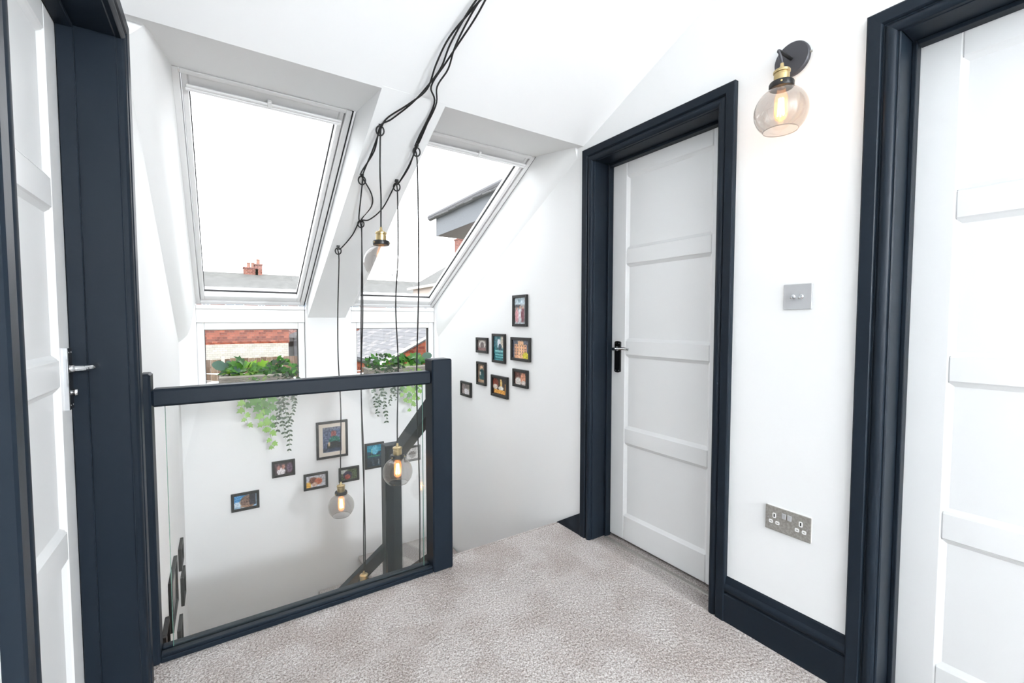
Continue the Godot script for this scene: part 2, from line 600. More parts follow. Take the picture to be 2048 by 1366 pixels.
# ---------------------------------------------------------------- windows
func build_roof_windows() -> void:
	var wf: Material = mats["white plastic frame"]
	var bottom := Vector2(-3.747, 1.295)
	var top := Vector2(-2.186, 2.158)
	var up := (top - bottom)
	var len := up.length()
	up = up.normalized()
	var v := Vector3(0, up.y, up.x)
	var n := Vector3(1, 0, 0).cross(v)
	var i := 0
	for xs in [[-0.132, 0.547], [0.891, 1.610]]:
		i += 1
		var o := part_of_room("window_%d" % i, ["white framed roof window over the left lower window", "white framed roof window beside the picture wall"][i - 1])
		o.transform = Transform3D(Basis(Vector3(1, 0, 0), v, n), Vector3(xs[0], bottom.y, bottom.x))
		var w: float = xs[1] - xs[0]
		# outer gasket, frame, sash, glass: local x across, y up the slope, z into the room
		shape("seal", joined([tbox(Vector3(-0.006, 0, -0.08), Vector3(0.0, len, -0.002)), tbox(Vector3(w, 0, -0.08), Vector3(w + 0.006, len, -0.002))]), mats["black gasket"], o, 0.0)
		for x in [0.0, w - 0.026]:
			cbox("frame_side", Vector3(x, 0, -0.1), Vector3(x + 0.026, len, 0.0), wf, o, 0.003)
		cbox("frame_bottom", Vector3(0.026, 0, -0.1), Vector3(w - 0.026, 0.035, 0.0), wf, o, 0.003)
		cbox("frame_top", Vector3(0.026, len - 0.02, -0.1), Vector3(w - 0.026, len, 0.0), wf, o, 0.003)
		var s := Node3D.new()
		s.name = "sash"
		o.add_child(s)
		for x in [0.03, w - 0.052]:
			cbox("stile", Vector3(x, 0.04, -0.09), Vector3(x + 0.022, len - 0.022, -0.012), wf, s, 0.003)
		cbox("rail", Vector3(0.052, 0.04, -0.09), Vector3(w - 0.052, 0.092, -0.012), wf, s, 0.004)
		cbox("rail", Vector3(0.052, len - 0.075, -0.09), Vector3(w - 0.052, len - 0.022, -0.012), wf, s, 0.004)
		shape("glazing_seal", joined([
			tbox(Vector3(0.052, 0.092, -0.062), Vector3(0.0555, len - 0.075, -0.05)), tbox(Vector3(w - 0.056, 0.092, -0.062), Vector3(w - 0.052, len - 0.075, -0.05)),
			tbox(Vector3(0.052, 0.092, -0.062), Vector3(w - 0.052, 0.0955, -0.05))]), mats["black gasket"], s, 0.0)
		cbox("pane", Vector3(0.05, 0.085, -0.06), Vector3(w - 0.05, len - 0.07, -0.056), mats["window glass"], s, 0.0)
		# ventilation flap with its grip bar along the top
		var flap := cbox("vent_flap", Vector3(0.04, len - 0.085, -0.012), Vector3(w - 0.036, len - 0.068, 0.012), wf, o, 0.004)
		cbox("grip_bar", Vector3(0.045, len - 0.066, 0.004), Vector3(w - 0.04, len - 0.054, 0.014), wf, flap, 0.004)
		cbox("latch", Vector3(w * 0.5 - 0.008, len - 0.07, 0.0), Vector3(w * 0.5 + 0.008, len - 0.04, 0.018), wf, flap, 0.003)
		# lining strip that closes the joint to the pier
		var px := [w + 0.006, 0.58 - xs[0]] if i == 1 else [0.84 - xs[0], -0.006]
		cbox("joint_strip", Vector3(px[0], 0, -0.12), Vector3(px[1], len, -0.03), wf, o, 0.0)
	i = 2
	for xs in [[-0.132, 0.547], [0.891, 1.610]]:
		i += 1
		var o := part_of_room("window_%d" % i, ["upright white window behind the planter with the hanging ivy, left of the pier", "upright white window behind the planter next to the newel post"][i - 3])
		var z := ZB - 0.03
		var x0: float = xs[0]
		var x1: float = xs[1]
		for x in [x0, x1 - 0.045]:
			cbox("frame_side", Vector3(x, 0.70, z - 0.07), Vector3(x + 0.045, 1.168, z), wf, o, 0.004)
		cbox("frame_top", Vector3(x0 + 0.045, 1.118, z - 0.07), Vector3(x1 - 0.045, 1.168, z), wf, o, 0.004)
		cbox("frame_bottom", Vector3(x0 + 0.045, 0.70, z - 0.07), Vector3(x1 - 0.045, 0.745, z), wf, o, 0.004)
		shape("glazing_seal", joined([
			tbox(Vector3(x0 + 0.045, 0.745, z - 0.05), Vector3(x0 + 0.0485, 1.118, z - 0.012)), tbox(Vector3(x1 - 0.0485, 0.745, z - 0.05), Vector3(x1 - 0.045, 1.118, z - 0.012)),
			tbox(Vector3(x0 + 0.045, 1.1145, z - 0.05), Vector3(x1 - 0.045, 1.118, z - 0.012))]), mats["black gasket"], o, 0.0)
		cbox("pane", Vector3(x0 + 0.043, 0.743, z - 0.04), Vector3(x1 - 0.043, 1.12, z - 0.036), mats["window glass"], o, 0.0)
		# head board between lower window and roof window
		cbox("head_board", Vector3(x0, 1.168, -3.86), Vector3(x1, 1.262, ZB - 0.012), wf, o, 0.003)
		cbox("head_ledge", Vector3(x0, 1.262, -3.80), Vector3(x1, 1.292, ZB - 0.004), wf, o, 0.004)

# ---------------------------------------------------------------- doors
# a four panel door lying in the plane x = face, seen from side s (s = -1: the room is at smaller x)
func panel_door(n: int, label: String, face: float, z0: float, z1: float, s: float) -> Node3D:
	var o := part_of_room("door_%d" % n, label)
	var m: Material = mats["white satin wood"]
	var back := face - s * 0.038
	var bx := func(called: String, za: float, zb: float, ya: float, yb: float, inset: float, b: float, parent: Node3D):
		var f := face - s * inset
		return cbox(called, Vector3(minf(f, back), ya, za), Vector3(maxf(f, back), yb, zb), m, parent, b)
	var top := DOOR_TOP - 0.005
	bx.call("stile", z0, z0 + 0.1, 0.012, top, 0.0, 0.004, o)
	bx.call("stile", z1 - 0.1, z1, 0.012, top, 0.0, 0.004, o)
	var rails := [[0.012, 0.145], [0.532, 0.615], [1.0, 1.078], [1.472, 1.555], [1.925, top]]
	for r in rails:
		bx.call("rail", z0 + 0.098, z1 - 0.098, r[0], r[1], 0.0, 0.005, o)
	for k in 4:
		bx.call("panel", z0 + 0.09, z1 - 0.09, rails[k][1] - 0.01, rails[k + 1][0] + 0.01, 0.013, 0.0, o)
		# small sloping bead round the panel
		var a := Vector2(z0 + 0.1, rails[k][1])
		var b := Vector2(z1 - 0.1, rails[k + 1][0])
		var t := PackedVector3Array()
		var q := [a, Vector2(b.x, a.y), b, Vector2(a.x, b.y)]
		var e := 0.012
		var inner := [a + Vector2(e, e), Vector2(b.x - e, a.y + e), b - Vector2(e, e), Vector2(a.x + e, b.y - e)]
		var f1 := face - s * 0.004
		var f2 := face - s * 0.0128
		for j in 4:
			var l := (j + 1) % 4
			quad(t, Vector3(f1, q[j].y, q[j].x), Vector3(f1, q[l].y, q[l].x), Vector3(f2, inner[l].y, inner[l].x), Vector3(f2, inner[j].y, inner[j].x))
			quad(t, Vector3(f2 - s * 0.004, q[j].y, q[j].x), Vector3(f2 - s * 0.004, q[l].y, q[l].x), Vector3(f1, q[l].y, q[l].x), Vector3(f1, q[j].y, q[j].x))
		shape("bead", t, m, o, 0.0)
	return o

# lever handle on a long backplate; face is the door's face, s the side of the room, dir the way the lever points along z
func handle(door: Node3D, face: float, s: float, z: float, y0: float, y1: float, lever_y: float, dir: float, chrome_edge: bool, snib: bool) -> void:
	var h := Node3D.new()
	h.name = "handle"
	door.add_child(h)
	h.position = Vector3(face, 0, z)
	var prof := PackedVector2Array()
	var w := 0.02
	if chrome_edge:
		prof = PackedVector2Array([Vector2(-w, y0), Vector2(w, y0), Vector2(w, y1), Vector2(-w, y1)])
	else:
		for k in 13:
			var a := PI * k / 12.0
			prof.append(Vector2(cos(a) * w, y1 - 0.008 + sin(a) * 0.008))
		for k in 13:
			var a := PI + PI * k / 12.0
			prof.append(Vector2(cos(a) * w, y0 + 0.008 + sin(a) * 0.008))
	shape("backplate", prism(prof, "zyx", 0.0, s * 0.009), mats["chrome" if chrome_edge else "polished black"], h, 20.0)
	if chrome_edge:
		cbox("backplate_face", Vector3(minf(s * 0.0085, s * 0.0105), y0 + 0.002, -w + 0.002), Vector3(maxf(s * 0.0085, s * 0.0105), y1 - 0.002, w - 0.002), mats["polished black"], h, 0.001)
	# rose and lever
	var hub := Transform3D(Basis(Vector3(0, 0, 1), -PI / 2.0 * s), Vector3(s * 0.009, lever_y, 0))
	shape("lever_rose", moved(lathe([Vector2(0, 0), Vector2(0.013, 0), Vector2(0.013, 0.008), Vector2(0.009, 0.012), Vector2(0.008, 0.034), Vector2(0, 0.034)], 20), hub), mats["chrome"], h)
	var path := smooth_path([Vector3(s * 0.036, lever_y, -dir * 0.002), Vector3(s * 0.052, lever_y + 0.001, dir * 0.014), Vector3(s * 0.056, lever_y + 0.004, dir * 0.045), Vector3(s * 0.052, lever_y + 0.006, dir * 0.085), Vector3(s * 0.046, lever_y + 0.003, dir * 0.11)], 6)
	shape("lever", tube(path, 0.0085, 10, 0.0065), mats["chrome"], h)
	var screws := [y0 + 0.012, y1 - 0.012]
	for y in screws:
		for e in [-0.011, 0.011]:
			var sx := Transform3D(Basis(Vector3(0, 0, 1), -PI / 2.0 * s), Vector3(s * 0.0095, y, e))
			shape("screw", moved(lathe([Vector2(0, 0), Vector2(0.0032, 0), Vector2(0.0025, 0.0016), Vector2(0, 0.002)], 10), sx), mats["chrome"], h)
	if snib:
		var sx := Transform3D(Basis(Vector3(0, 0, 1), -PI / 2.0 * s), Vector3(s * 0.0095, (y0 + lever_y) * 0.5 - 0.01, 0))
		shape("thumb_turn", moved(lathe([Vector2(0, 0), Vector2(0.009, 0), Vector2(0.009, 0.006), Vector2(0.011, 0.009), Vector2(0.01, 0.014), Vector2(0, 0.015)], 18), sx), mats["chrome"], h)

func build_doors() -> void:
	var d := panel_door(1, "white four panel door with black and chrome handle at the left edge", -0.357, D1[0] + 0.002, D1[1] - 0.002, 1.0)
	handle(d, -0.357, 1.0, D1[0] + 0.05, 0.935, 1.105, 1.048, -1.0, true, true)
	d = panel_door(2, "white four panel door in a navy frame beside the picture wall", 1.775, D2[0] + 0.002, D2[1] - 0.002, -1.0)
	handle(d, 1.775, -1.0, D2[0] + 0.055, 0.905, 1.073, 1.032, 1.0, false, false)
	panel_door(3, "white four panel door in a navy frame at the right edge", 1.775, D3[0] + 0.002, D3[1] - 0.002, -1.0)

# ---------------------------------------------------------------- architraves, linings, skirting
const ARCH := [Vector2(0, 0), Vector2(0, 0.011), Vector2(0.003, 0.015), Vector2(0.008, 0.018), Vector2(0.014, 0.0195), Vector2(0.02, 0.0185), Vector2(0.025, 0.015), Vector2(0.028, 0.011), Vector2(0.031, 0.011), Vector2(0.033, 0.0175), Vector2(0.036, 0.0205), Vector2(0.066, 0.022), Vector2(0.07, 0.019), Vector2(0.07, 0)]

# one mitred length: origin at the inner edge, along d for len, widening along u, standing off along n
func moulding(o: Vector3, d: Vector3, u: Vector3, n: Vector3, len: float, m0: float, m1: float) -> PackedVector3Array:
	var t := PackedVector3Array()
	var a := []
	var b := []
	for p in ARCH:
		a.append(o + u * p.x + n * p.y - d * p.x * m0)
		b.append(o + u * p.x + n * p.y + d * (len + p.x * m1))
	for i in ARCH.size():
		var k := (i + 1) % ARCH.size()
		quad(t, a[i], a[k], b[k], b[i])
	var idx := Geometry2D.triangulate_polygon(PackedVector2Array(ARCH))
	for i in range(0, idx.size(), 3):
		t.append(a[idx[i]]); t.append(a[idx[i + 2]]); t.append(a[idx[i + 1]])
		t.append(b[idx[i]]); t.append(b[idx[i + 1]]); t.append(b[idx[i + 2]])
	return fix(t)

func door_trim(called: String, label: String, wall: float, s: float, op: Array, face: float) -> void:
	var o := part_of_room(called, label)
	var m: Material = mats["navy satin paint"]
	var n := Vector3(s, 0, 0)
	var up := Vector3.UP
	var zp := Vector3(0, 0, 1)
	var q := 0.006
	var top: float = DOOR_TOP + q - 0.004
	# architrave legs and head, 6 mm back from the lining's edge
	shape("architrave_leg", moulding(Vector3(wall, 0, op[0] - q), up, -zp, n, top, 0.0, 1.0), m, o, 30.0)
	shape("architrave_leg", moulding(Vector3(wall, 0, op[1] + q), up, zp, n, top, 0.0, 1.0), m, o, 30.0)
	shape("architrave_head", moulding(Vector3(wall, top, op[0] - q), zp, up, n, op[1] - op[0] + 2.0 * q, 1.0, 1.0), m, o, 30.0)
	# lining boards
	var a := minf(wall, wall - s * 0.15)
	var b := maxf(wall, wall - s * 0.15)
	cbox("lining_board", Vector3(a, 0, op[0] - 0.03), Vector3(b, DOOR_TOP + 0.03, op[0]), m, o, 0.003)
	cbox("lining_board", Vector3(a, 0, op[1]), Vector3(b, DOOR_TOP + 0.03, op[1] + 0.03), m, o, 0.003)
	cbox("lining_head", Vector3(a, DOOR_TOP, op[0]), Vector3(b, DOOR_TOP + 0.03, op[1]), m, o, 0.003)
	# door stops in front of the leaf
	var f0 := minf(face + s * 0.002, face + s * 0.038)
	var f1 := maxf(face + s * 0.002, face + s * 0.038)
	cbox("door_stop", Vector3(f0, 0, op[0]), Vector3(f1, DOOR_TOP, op[0] + 0.012), m, o, 0.002)
	cbox("door_stop", Vector3(f0, 0, op[1] - 0.012), Vector3(f1, DOOR_TOP, op[1]), m, o, 0.002)
	cbox("door_stop", Vector3(f0, DOOR_TOP - 0.012, op[0] + 0.012), Vector3(f1, DOOR_TOP, op[1] - 0.012), m, o, 0.002)

const SKIRT := [Vector2(0, 0), Vector2(0.018, 0), Vector2(0.018, 0.108), Vector2(0.015, 0.112), Vector2(0.011, 0.113), Vector2(0.011, 0.119), Vector2(0.015, 0.121), Vector2(0.02, 0.127), Vector2(0.022, 0.134), Vector2(0.021, 0.142), Vector2(0.017, 0.148), Vector2(0.012, 0.151), Vector2(0.011, 0.156), Vector2(0.009, 0.166), Vector2(0.006, 0.173), Vector2(0, 0.177)]

func skirt(x: float, s: float, z0: float, z1: float) -> PackedVector3Array:
	var p := PackedVector2Array()
	for q in SKIRT:
		p.append(Vector2(x + s * q.x, q.y))
	return prism(p, "xyz", z0, z1)

func build_trim() -> void:
	door_trim("trim_3", "navy door frame at the left edge", XL, 1.0, D1, -0.357)
	door_trim("trim_4", "navy door frame round the middle door", XR, -1.0, D2, 1.775)
	door_trim("trim_5", "navy door frame at the right edge", XR, -1.0, D3, 1.775)
	var m: Material = mats["navy satin paint"]
	struct(shape("baseboard_right", joined([skirt(XR, -1.0, D2[1] + 0.076, D3[0] - 0.076), skirt(XR, -1.0, D3[1] + 0.076, 4.2)]), m, null, 30.0))
	struct(shape("baseboard_left", skirt(XL, 1.0, D1[1] + 0.076, 4.2), m, null, 30.0))
	# skirting falling away down the stair
	struct(shape("baseboard_stair", prism(PackedVector2Array([Vector2(D2[0] - 0.076, 0), Vector2(D2[0] - 0.076, 0.125), Vector2(-1.985, 0.004), Vector2(-2.1, -0.1), Vector2(-3.0, -0.72), Vector2(-3.0, -0.9), Vector2(-2.0, -0.2)]), "zyx", XR - 0.018, XR), m, null, 0.0))
	# metal strip under the middle door
	var t := thing("threshold_strip", "thin silver metal carpet strip under the middle door", "strip", Vector3(1.735, 0, (D2[0] + D2[1]) * 0.5))
	var w: float = (D2[1] - D2[0]) * 0.5 - 0.014
	shape("strip", prism(PackedVector2Array([Vector2(-0.014, 0.0), Vector2(0.014, 0.0), Vector2(0.009, 0.004), Vector2(-0.009, 0.004)]), "xyz", -w, w), mats["brushed steel"], t, 0.0)

# ---------------------------------------------------------------- balustrade and stair
func newel(parent: Node3D, x0: float, x1: float, z0: float, z1: float, y0: float, y1: float) -> void:
	cbox("newel_post", Vector3(x0, y0, z0), Vector3(x1, y1, z1), mats["navy satin paint"], parent, 0.006)

func build_balustrade() -> void:
	var m: Material = mats["navy satin paint"]
	var o := thing("balustrade", "navy wooden balustrade with clear glass panel along the landing edge", "balustrade", Vector3(0, 0, 0))
	newel(o, XL + 0.001, -0.197, -1.975, -1.89, 0.0, 1.003)
	newel(o, 0.808, 0.908, -1.978, -1.888, 0.0, 1.003)
	cbox("handrail", Vector3(-0.197, 0.889, -1.963), Vector3(0.808, 0.949, -1.9), m, o, 0.007)
	# base rail in two strips with the groove that holds the glass
	cbox("base_rail", Vector3(-0.197, 0.0, -1.968), Vector3(0.808, 0.018, -1.896), m, o, 0.002)
	cbox("glazing_bead", Vector3(-0.197, 0.018, -1.924), Vector3(0.808, 0.03, -1.898), m, o, 0.003)
	cbox("glazing_bead", Vector3(-0.197, 0.018, -1.966), Vector3(0.808, 0.03, -1.938), m, o, 0.003)
	cbox("glass_panel", Vector3(-0.163, 0.02, -1.9345), Vector3(0.775, 0.889, -1.9275), mats["balustrade glass"], o, 0.0)
	cbox("glass_edge", Vector3(-0.1645, 0.03, -1.9345), Vector3(-0.163, 0.889, -1.9275), mats["glass edge"], o, 0.0)
	cbox("glass_edge", Vector3(0.775, 0.03, -1.9345), Vector3(0.7765, 0.889, -1.9275), mats["glass edge"], o, 0.0)

func sloped(z0: float, y0: float, z1: float, y1: float, h: float, x0: float, x1: float) -> PackedVector3Array:
	return prism(PackedVector2Array([Vector2(z0, y0), Vector2(z1, y1), Vector2(z1, y1 - h), Vector2(z0, y0 - h)]), "zyx", x0, x1)

func build_stairs() -> void:
	var m: Material = mats["navy satin paint"]
	var carpet: Material = mats["grey speckled carpet"]
	var o := thing("staircase", "carpeted staircase with navy handrail and newel going down behind the glass", "staircase", Vector3(0, 0, 0))
	newel(o, 0.808, 0.908, -2.69, -2.6, -1.2, 0.43)
	shape("handrail", sloped(-1.978, 0.83, -2.6, 0.395, 0.085, 0.828, 0.89), m, o, 0.0)
	shape("string", sloped(-1.982, 0.06, -2.6, -0.39, 0.28, 0.835, 0.875), m, o, 0.0)
	shape("glass_panel", sloped(-1.985, 0.75, -2.598, 0.315, 0.7, 0.857, 0.863), mats["balustrade glass"], o, 0.0)
	# second handrail, going down to the left
	var p := PackedVector2Array([Vector2(0.808, -0.2), Vector2(0.808, -0.285), Vector2(-0.1, -0.285 - 0.908 * 0.74), Vector2(-0.1, -0.2 - 0.908 * 0.74)])
	shape("handrail", prism(p, "xyz", -2.688, -2.648), m, o, 0.0)
	# steps: three straight, a winding quarter, then on to the left
	for k in 3:
		var y := -0.19 * (k + 1)
		var z := ZE - 0.26 * k
		cbox("riser", Vector3(0.875, y, z - 0.012), Vector3(XR - 0.02, y + 0.19, z - 0.001), carpet, o, 0.0)
		cbox("tread", Vector3(0.875, y - 0.03, z - 0.26 - 0.02), Vector3(XR - 0.02, y, z - 0.013), carpet, o, 0.006)
	cbox("winder_tread", Vector3(0.91, -0.79, ZB + 0.01), Vector3(XR - 0.02, -0.76, -2.78), carpet, o, 0.006)
	cbox("winder_tread", Vector3(0.6, -0.98, ZB + 0.01), Vector3(0.91, -0.95, -2.7), carpet, o, 0.006)
	for k in 4:
		var y := -1.14 - 0.19 * k
		var x := 0.6 - 0.21 * k
		cbox("tread", Vector3(x - 0.21, y - 0.03, ZB + 0.01), Vector3(x, y, -2.7), carpet, o, 0.006)
		cbox("riser", Vector3(x, y, ZB + 0.01), Vector3(x + 0.012, y + 0.16, -2.7), carpet, o, 0.0)

# ---------------------------------------------------------------- outdoors
func ridge_roof(x0: float, x1: float, ze: float, zr: float, ye: float, yr: float) -> PackedVector3Array:
	return prism(PackedVector2Array([Vector2(ze + 0.3, ye - 0.1), Vector2(zr, yr), Vector2(2 * zr - ze - 0.3, ye - 0.1), Vector2(2 * zr - ze - 0.3, ye - 0.25), Vector2(zr, yr - 0.18), Vector2(ze + 0.3, ye - 0.25)]), "zyx", x0, x1)

func house_window(parent: Node3D, c: Vector3, w: float, h: float, along_z := false) -> void:
	# frame with its lintel, sill and pane, standing a little proud of the wall
	var e := func(a: Vector3, b: Vector3) -> PackedVector3Array:
		if along_z:
			return tbox(c + Vector3(-b.z, a.y, a.x), c + Vector3(-a.z, b.y, b.x))
		return tbox(c + a, c + b)
	var f := shape("window", joined([e.call(Vector3(-w / 2, -h / 2, -0.05), Vector3(-w / 2 + 0.07, h / 2, 0.04)), e.call(Vector3(w / 2 - 0.07, -h / 2, -0.05), Vector3(w / 2, h / 2, 0.04)), e.call(Vector3(-w / 2, h / 2 - 0.07, -0.05), Vector3(w / 2, h / 2, 0.04)), e.call(Vector3(-w / 2, -h / 2, -0.05), Vector3(w / 2, -h / 2 + 0.07, 0.04)), e.call(Vector3(-0.035, -h / 2, -0.05), Vector3(0.035, h / 2, 0.04))]), mats["white plastic frame"], parent, 0.0)
	shape("pane", e.call(Vector3(-w / 2 + 0.05, -h / 2 + 0.05, -0.03), Vector3(w / 2 - 0.05, h / 2 - 0.05, 0.01)), mats["far glass"], f, 0.0)
	shape("lintel", e.call(Vector3(-w / 2 - 0.15, h / 2, -0.05), Vector3(w / 2 + 0.15, h / 2 + 0.22, 0.05)), mats["pale lintel"], f, 0.0)
	shape("window_sill", e.call(Vector3(-w / 2 - 0.08, -h / 2 - 0.1, -0.05), Vector3(w / 2 + 0.08, -h / 2, 0.1)), mats["pale lintel"], f, 0.0)

func chimney(parent: Node3D, at: Vector3, w: float, h: float, pots: int) -> void:
	var c := cbox("chimney", at + Vector3(-w / 2, -0.5, -0.35), at + Vector3(w / 2, h, 0.35), mats["red brick"], parent, 0.02)
	cbox("chimney_cap", at + Vector3(-w / 2 - 0.05, h, -0.4), at + Vector3(w / 2 + 0.05, h + 0.1, 0.4), mats["red brick"], c, 0.01)
	for k in pots:
		var px := (k - (pots - 1) * 0.5) * 0.3
		shape("chimney_pot", moved(lathe([Vector2(0.13, 0.1), Vector2(0.11, 0.4), Vector2(0.13, 0.42), Vector2(0.13, 0.48), Vector2(0.08, 0.48), Vector2(0.08, 0.1)], 12, true), Transform3D(Basis(), at + Vector3(px, h, 0))), mats["clay pot"], c)

func build_outdoors() -> void:
	var g := put("garden_ground", commit(tbox(Vector3(-60, -3.0, -80), Vector3(70, -2.85, -4.2)), 0.0), mats["garden ground"])
	tag(g, "pale garden ground far below the windows", "ground")
	# terrace across the gardens, two houses told apart by a party line and the chimney
	var t := thing("terraced_house", "red brick terrace with grey tiled roof across the gardens, left half", "house", Vector3(-4, -2.85, -37))
	var off := Vector3(4, 2.85, 37)
	terrace(t, off, -12.0, 3.05, [[-6.5, 1.6], [-2.6, 1.0], [0.95, 1.15], [-0.72, 0.5], [2.6, 0.45]])
	chimney(t, off + Vector3(2.2, 4.75, -41), 1.0, 0.55, 2)
	chimney(t, off + Vector3(2.72, 4.75, -41), 0.5, 0.85, 1)
	t = thing("terraced_house", "red brick terrace with grey tiled roof across the gardens, right of the chimney", "house", Vector3(8, -2.85, -37))
	off = Vector3(-8, 2.85, 37)
	terrace(t, off, 3.05, 20.0, [[4.1, 0.5], [5.6, 1.2], [9.0, 1.1], [12.3, 1.2]])
	chimney(t, off + Vector3(10.2, 4.75, -41), 0.9, 0.6, 2)
	# hipped house on the right, eaves running towards us
	t = thing("detached_house", "pale rendered house with hipped grey roof and brick chimney, through the right roof window", "house", Vector3(14, -2.85, -26))
	off = Vector3(-14, 2.85, 26)
	shape("wall", moved(tbox(Vector3(12.3, -2.85, -32.2), Vector3(20, 3.6, -18)), Transform3D(Basis(), off)), mats["render"], t, 0.0)
	var e := [Vector3(12, 3.62, -32.6), Vector3(20.3, 3.62, -32.6), Vector3(20.3, 3.62, -17.7), Vector3(12, 3.62, -17.7)]
	var r := [Vector3(16.1, 6.5, -29.5), Vector3(16.1, 6.5, -20.5)]
	var roof := PackedVector3Array()
	quad(roof, e[0], e[3], r[1], r[0])
	quad(roof, e[2], e[1], r[0], r[1])
	roof.append(e[1]); roof.append(e[0]); roof.append(r[0])
	roof.append(e[3]); roof.append(e[2]); roof.append(r[1])
	quad(roof, e[0], e[1], e[2], e[3])
	shape("roof", moved(fix(roof), Transform3D(Basis(), off)), mats["far roof tiles"], t, 0.0)
	shape("gutter", moved(tbox(Vector3(11.95, 3.5, -32.6), Vector3(12.1, 3.66, -17.7)), Transform3D(Basis(), off)), mats["pale lintel"], t, 0.0)
	chimney(t, off + Vector3(15.4, 6.3, -30.2), 0.9, 0.9, 2)
	for z in [-29.5, -25.5, -21.5]:
		house_window(t, off + Vector3(12.3, 1.9, z), 1.3, 1.4, true)
	# neighbour's rear wing: fascia, ragged tile edge and brick wall, close by on the right
	t = thing("neighbouring_wing", "grey eaves and tile edge of next door's rear wing, top of right roof window", "building", Vector3(3.2, -2.85, -4))
	off = Vector3(-3.2, 2.85, 4)
	shape("wall", moved(tbox(Vector3(3.25, -2.85, -6.0), Vector3(6.5, 2.6, -0.5)), Transform3D(Basis(), off)), mats["red brick"], t, 0.0)
	shape("fascia", moved(tbox(Vector3(3.0, 2.56, -6.78), Vector3(3.03, 2.9, -0.4), 0.004), Transform3D(Basis(), off)), mats["grey fascia board"], t, 0.0)
	shape("soffit", moved(tbox(Vector3(3.03, 2.56, -6.78), Vector3(6.6, 2.6, -0.4)), Transform3D(Basis(), off)), mats["grey fascia board"], t, 0.0)
	shape("bargeboard", moved(prism(PackedVector2Array([Vector2(3.0, 2.56), Vector2(4.8, 3.7), Vector2(6.6, 2.56), Vector2(6.6, 2.9), Vector2(4.8, 4.02), Vector2(3.0, 2.9)]), "xyz", -6.8, -6.77), Transform3D(Basis(), off)), mats["grey fascia board"], t, 0.0)
	shape("roof", moved(prism(PackedVector2Array([Vector2(3.0, 2.86), Vector2(4.8, 3.98), Vector2(6.6, 2.86)]), "xyz", -6.76, -0.4), Transform3D(Basis(), off)), mats["dark slate"], t, 0.0)
	var tile := commit(moved(tbox(Vector3(-0.16, 0.0, -0.12), Vector3(0.16, 0.025, 0.12), 0.006), Transform3D(Basis(Vector3(0, 0, 1), 0.5), Vector3.ZERO)), 0.0)
	for k in 25:
		for j in 2:
			put("roof_tile", tile, mats["slate roof" if (k + j) % 3 else "dark slate"], t, Transform3D(Basis(Vector3(1, 0, 0), rng.randf_range(-0.05, 0.05)), off + Vector3(3.06 + j * 0.24, 2.9 + j * 0.155 + rng.randf_range(-0.008, 0.012), -6.8 + k * 0.255)))
	shape("gutter", moved(tube(PackedVector3Array([Vector3(2.96, 2.88, -6.95), Vector3(2.96, 2.88, -0.4)]), 0.05, 10), Transform3D(Basis(), off)), mats["dark slate"], t)
	# outbuilding: orange brick above, whitewashed below
	t = thing("outbuilding", "low brick outbuilding with whitewashed lower wall, through the left lower window", "building", Vector3(0, -2.85, -28))
	off = Vector3(0, 2.85, 28)
	shape("wall", moved(tbox(Vector3(-6, -0.06, -33), Vector3(3.3, 1.7, -28)), Transform3D(Basis(), off)), mats["orange brick"], t, 0.0)
	shape("whitewashed_wall", moved(tbox(Vector3(-6, -2.85, -33), Vector3(3.25, -0.06, -27.95)), Transform3D(Basis(), off)), mats["white painted brick"], t, 0.0)
	shape("roof", moved(tbox(Vector3(-6.2, 1.7, -33.1), Vector3(3.5, 1.85, -27.8)), Transform3D(Basis(), off)), mats["dark slate"], t, 0.0)
	t = thing("garden_shed", "dark grey timber shed beside the whitewashed outbuilding", "shed", Vector3(5, -2.85, -29))
	off = Vector3(-5, 2.85, 29)
	shape("wall", moved(tbox(Vector3(3.6, -2.85, -31), Vector3(6.4, 0.25, -28.6)), Transform3D(Basis(), off)), mats["dark slate"], t, 0.0)
	shape("roof", moved(prism(PackedVector2Array([Vector2(3.45, 0.2), Vector2(5.0, 0.95), Vector2(6.55, 0.2)]), "xyz", -31.1, -28.4), Transform3D(Basis(), off)), mats["slate roof"], t, 0.0)
	# fence of single boards
	t = thing("garden_fence", "brown close-boarded fence with pale posts below the whitewashed wall", "fence", Vector3(0, -2.85, -24))
	var board := commit(tbox(Vector3(-0.118, 0, -0.012), Vector3(0.118, 2.3, 0.012), 0.004), 0.0)
	var k := 0
	for i in range(-16, 22):
		k += 1
		put("fence_board", board, mats["fence board %d" % ((i * 7 + 300) % 3)], t, Transform3D(Basis(), Vector3(i * 0.245, rng.randf_range(-0.02, 0.03), rng.randf_range(-0.012, 0.012))))
	for x in [-3.6, -1.75, 0.1, 2.45, 4.3]:
		cbox("fence_post", Vector3(x - 0.07, 0, 0.03), Vector3(x + 0.07, 2.42, 0.16), mats["concrete"], t, 0.01)
	for y in [0.5, 1.9]:
		cbox("fence_rail", Vector3(-4, y, -0.07), Vector3(5.3, y + 0.08, -0.02), mats["fence board 1"], t, 0.005)
	# washing lines
	var lines := [[Vector3(-2.4, -0.1, -16), Vector3(3.3, -0.42, -12.5)], [Vector3(-2.4, -0.22, -16), Vector3(3.3, -0.2, -12.5)], [Vector3(-2.4, -0.3, -16), Vector3(3.3, -0.62, -12.5)]]
	for i in 3:
		var a: Vector3 = lines[i][0]
		var b: Vector3 = lines[i][1]
		var mid := (a + b) * 0.5 - Vector3(0, 0.06, 0)
		var w := shape("washing_line", tube(smooth_path([a, mid, b], 6), 0.011, 6), mats["white plastic"])
		tag(w, ["white washing line across the garden, topmost of the three", "white washing line across the garden, middle of the three", "white washing line across the garden, lowest of the three"][i], "washing line", "washing lines")
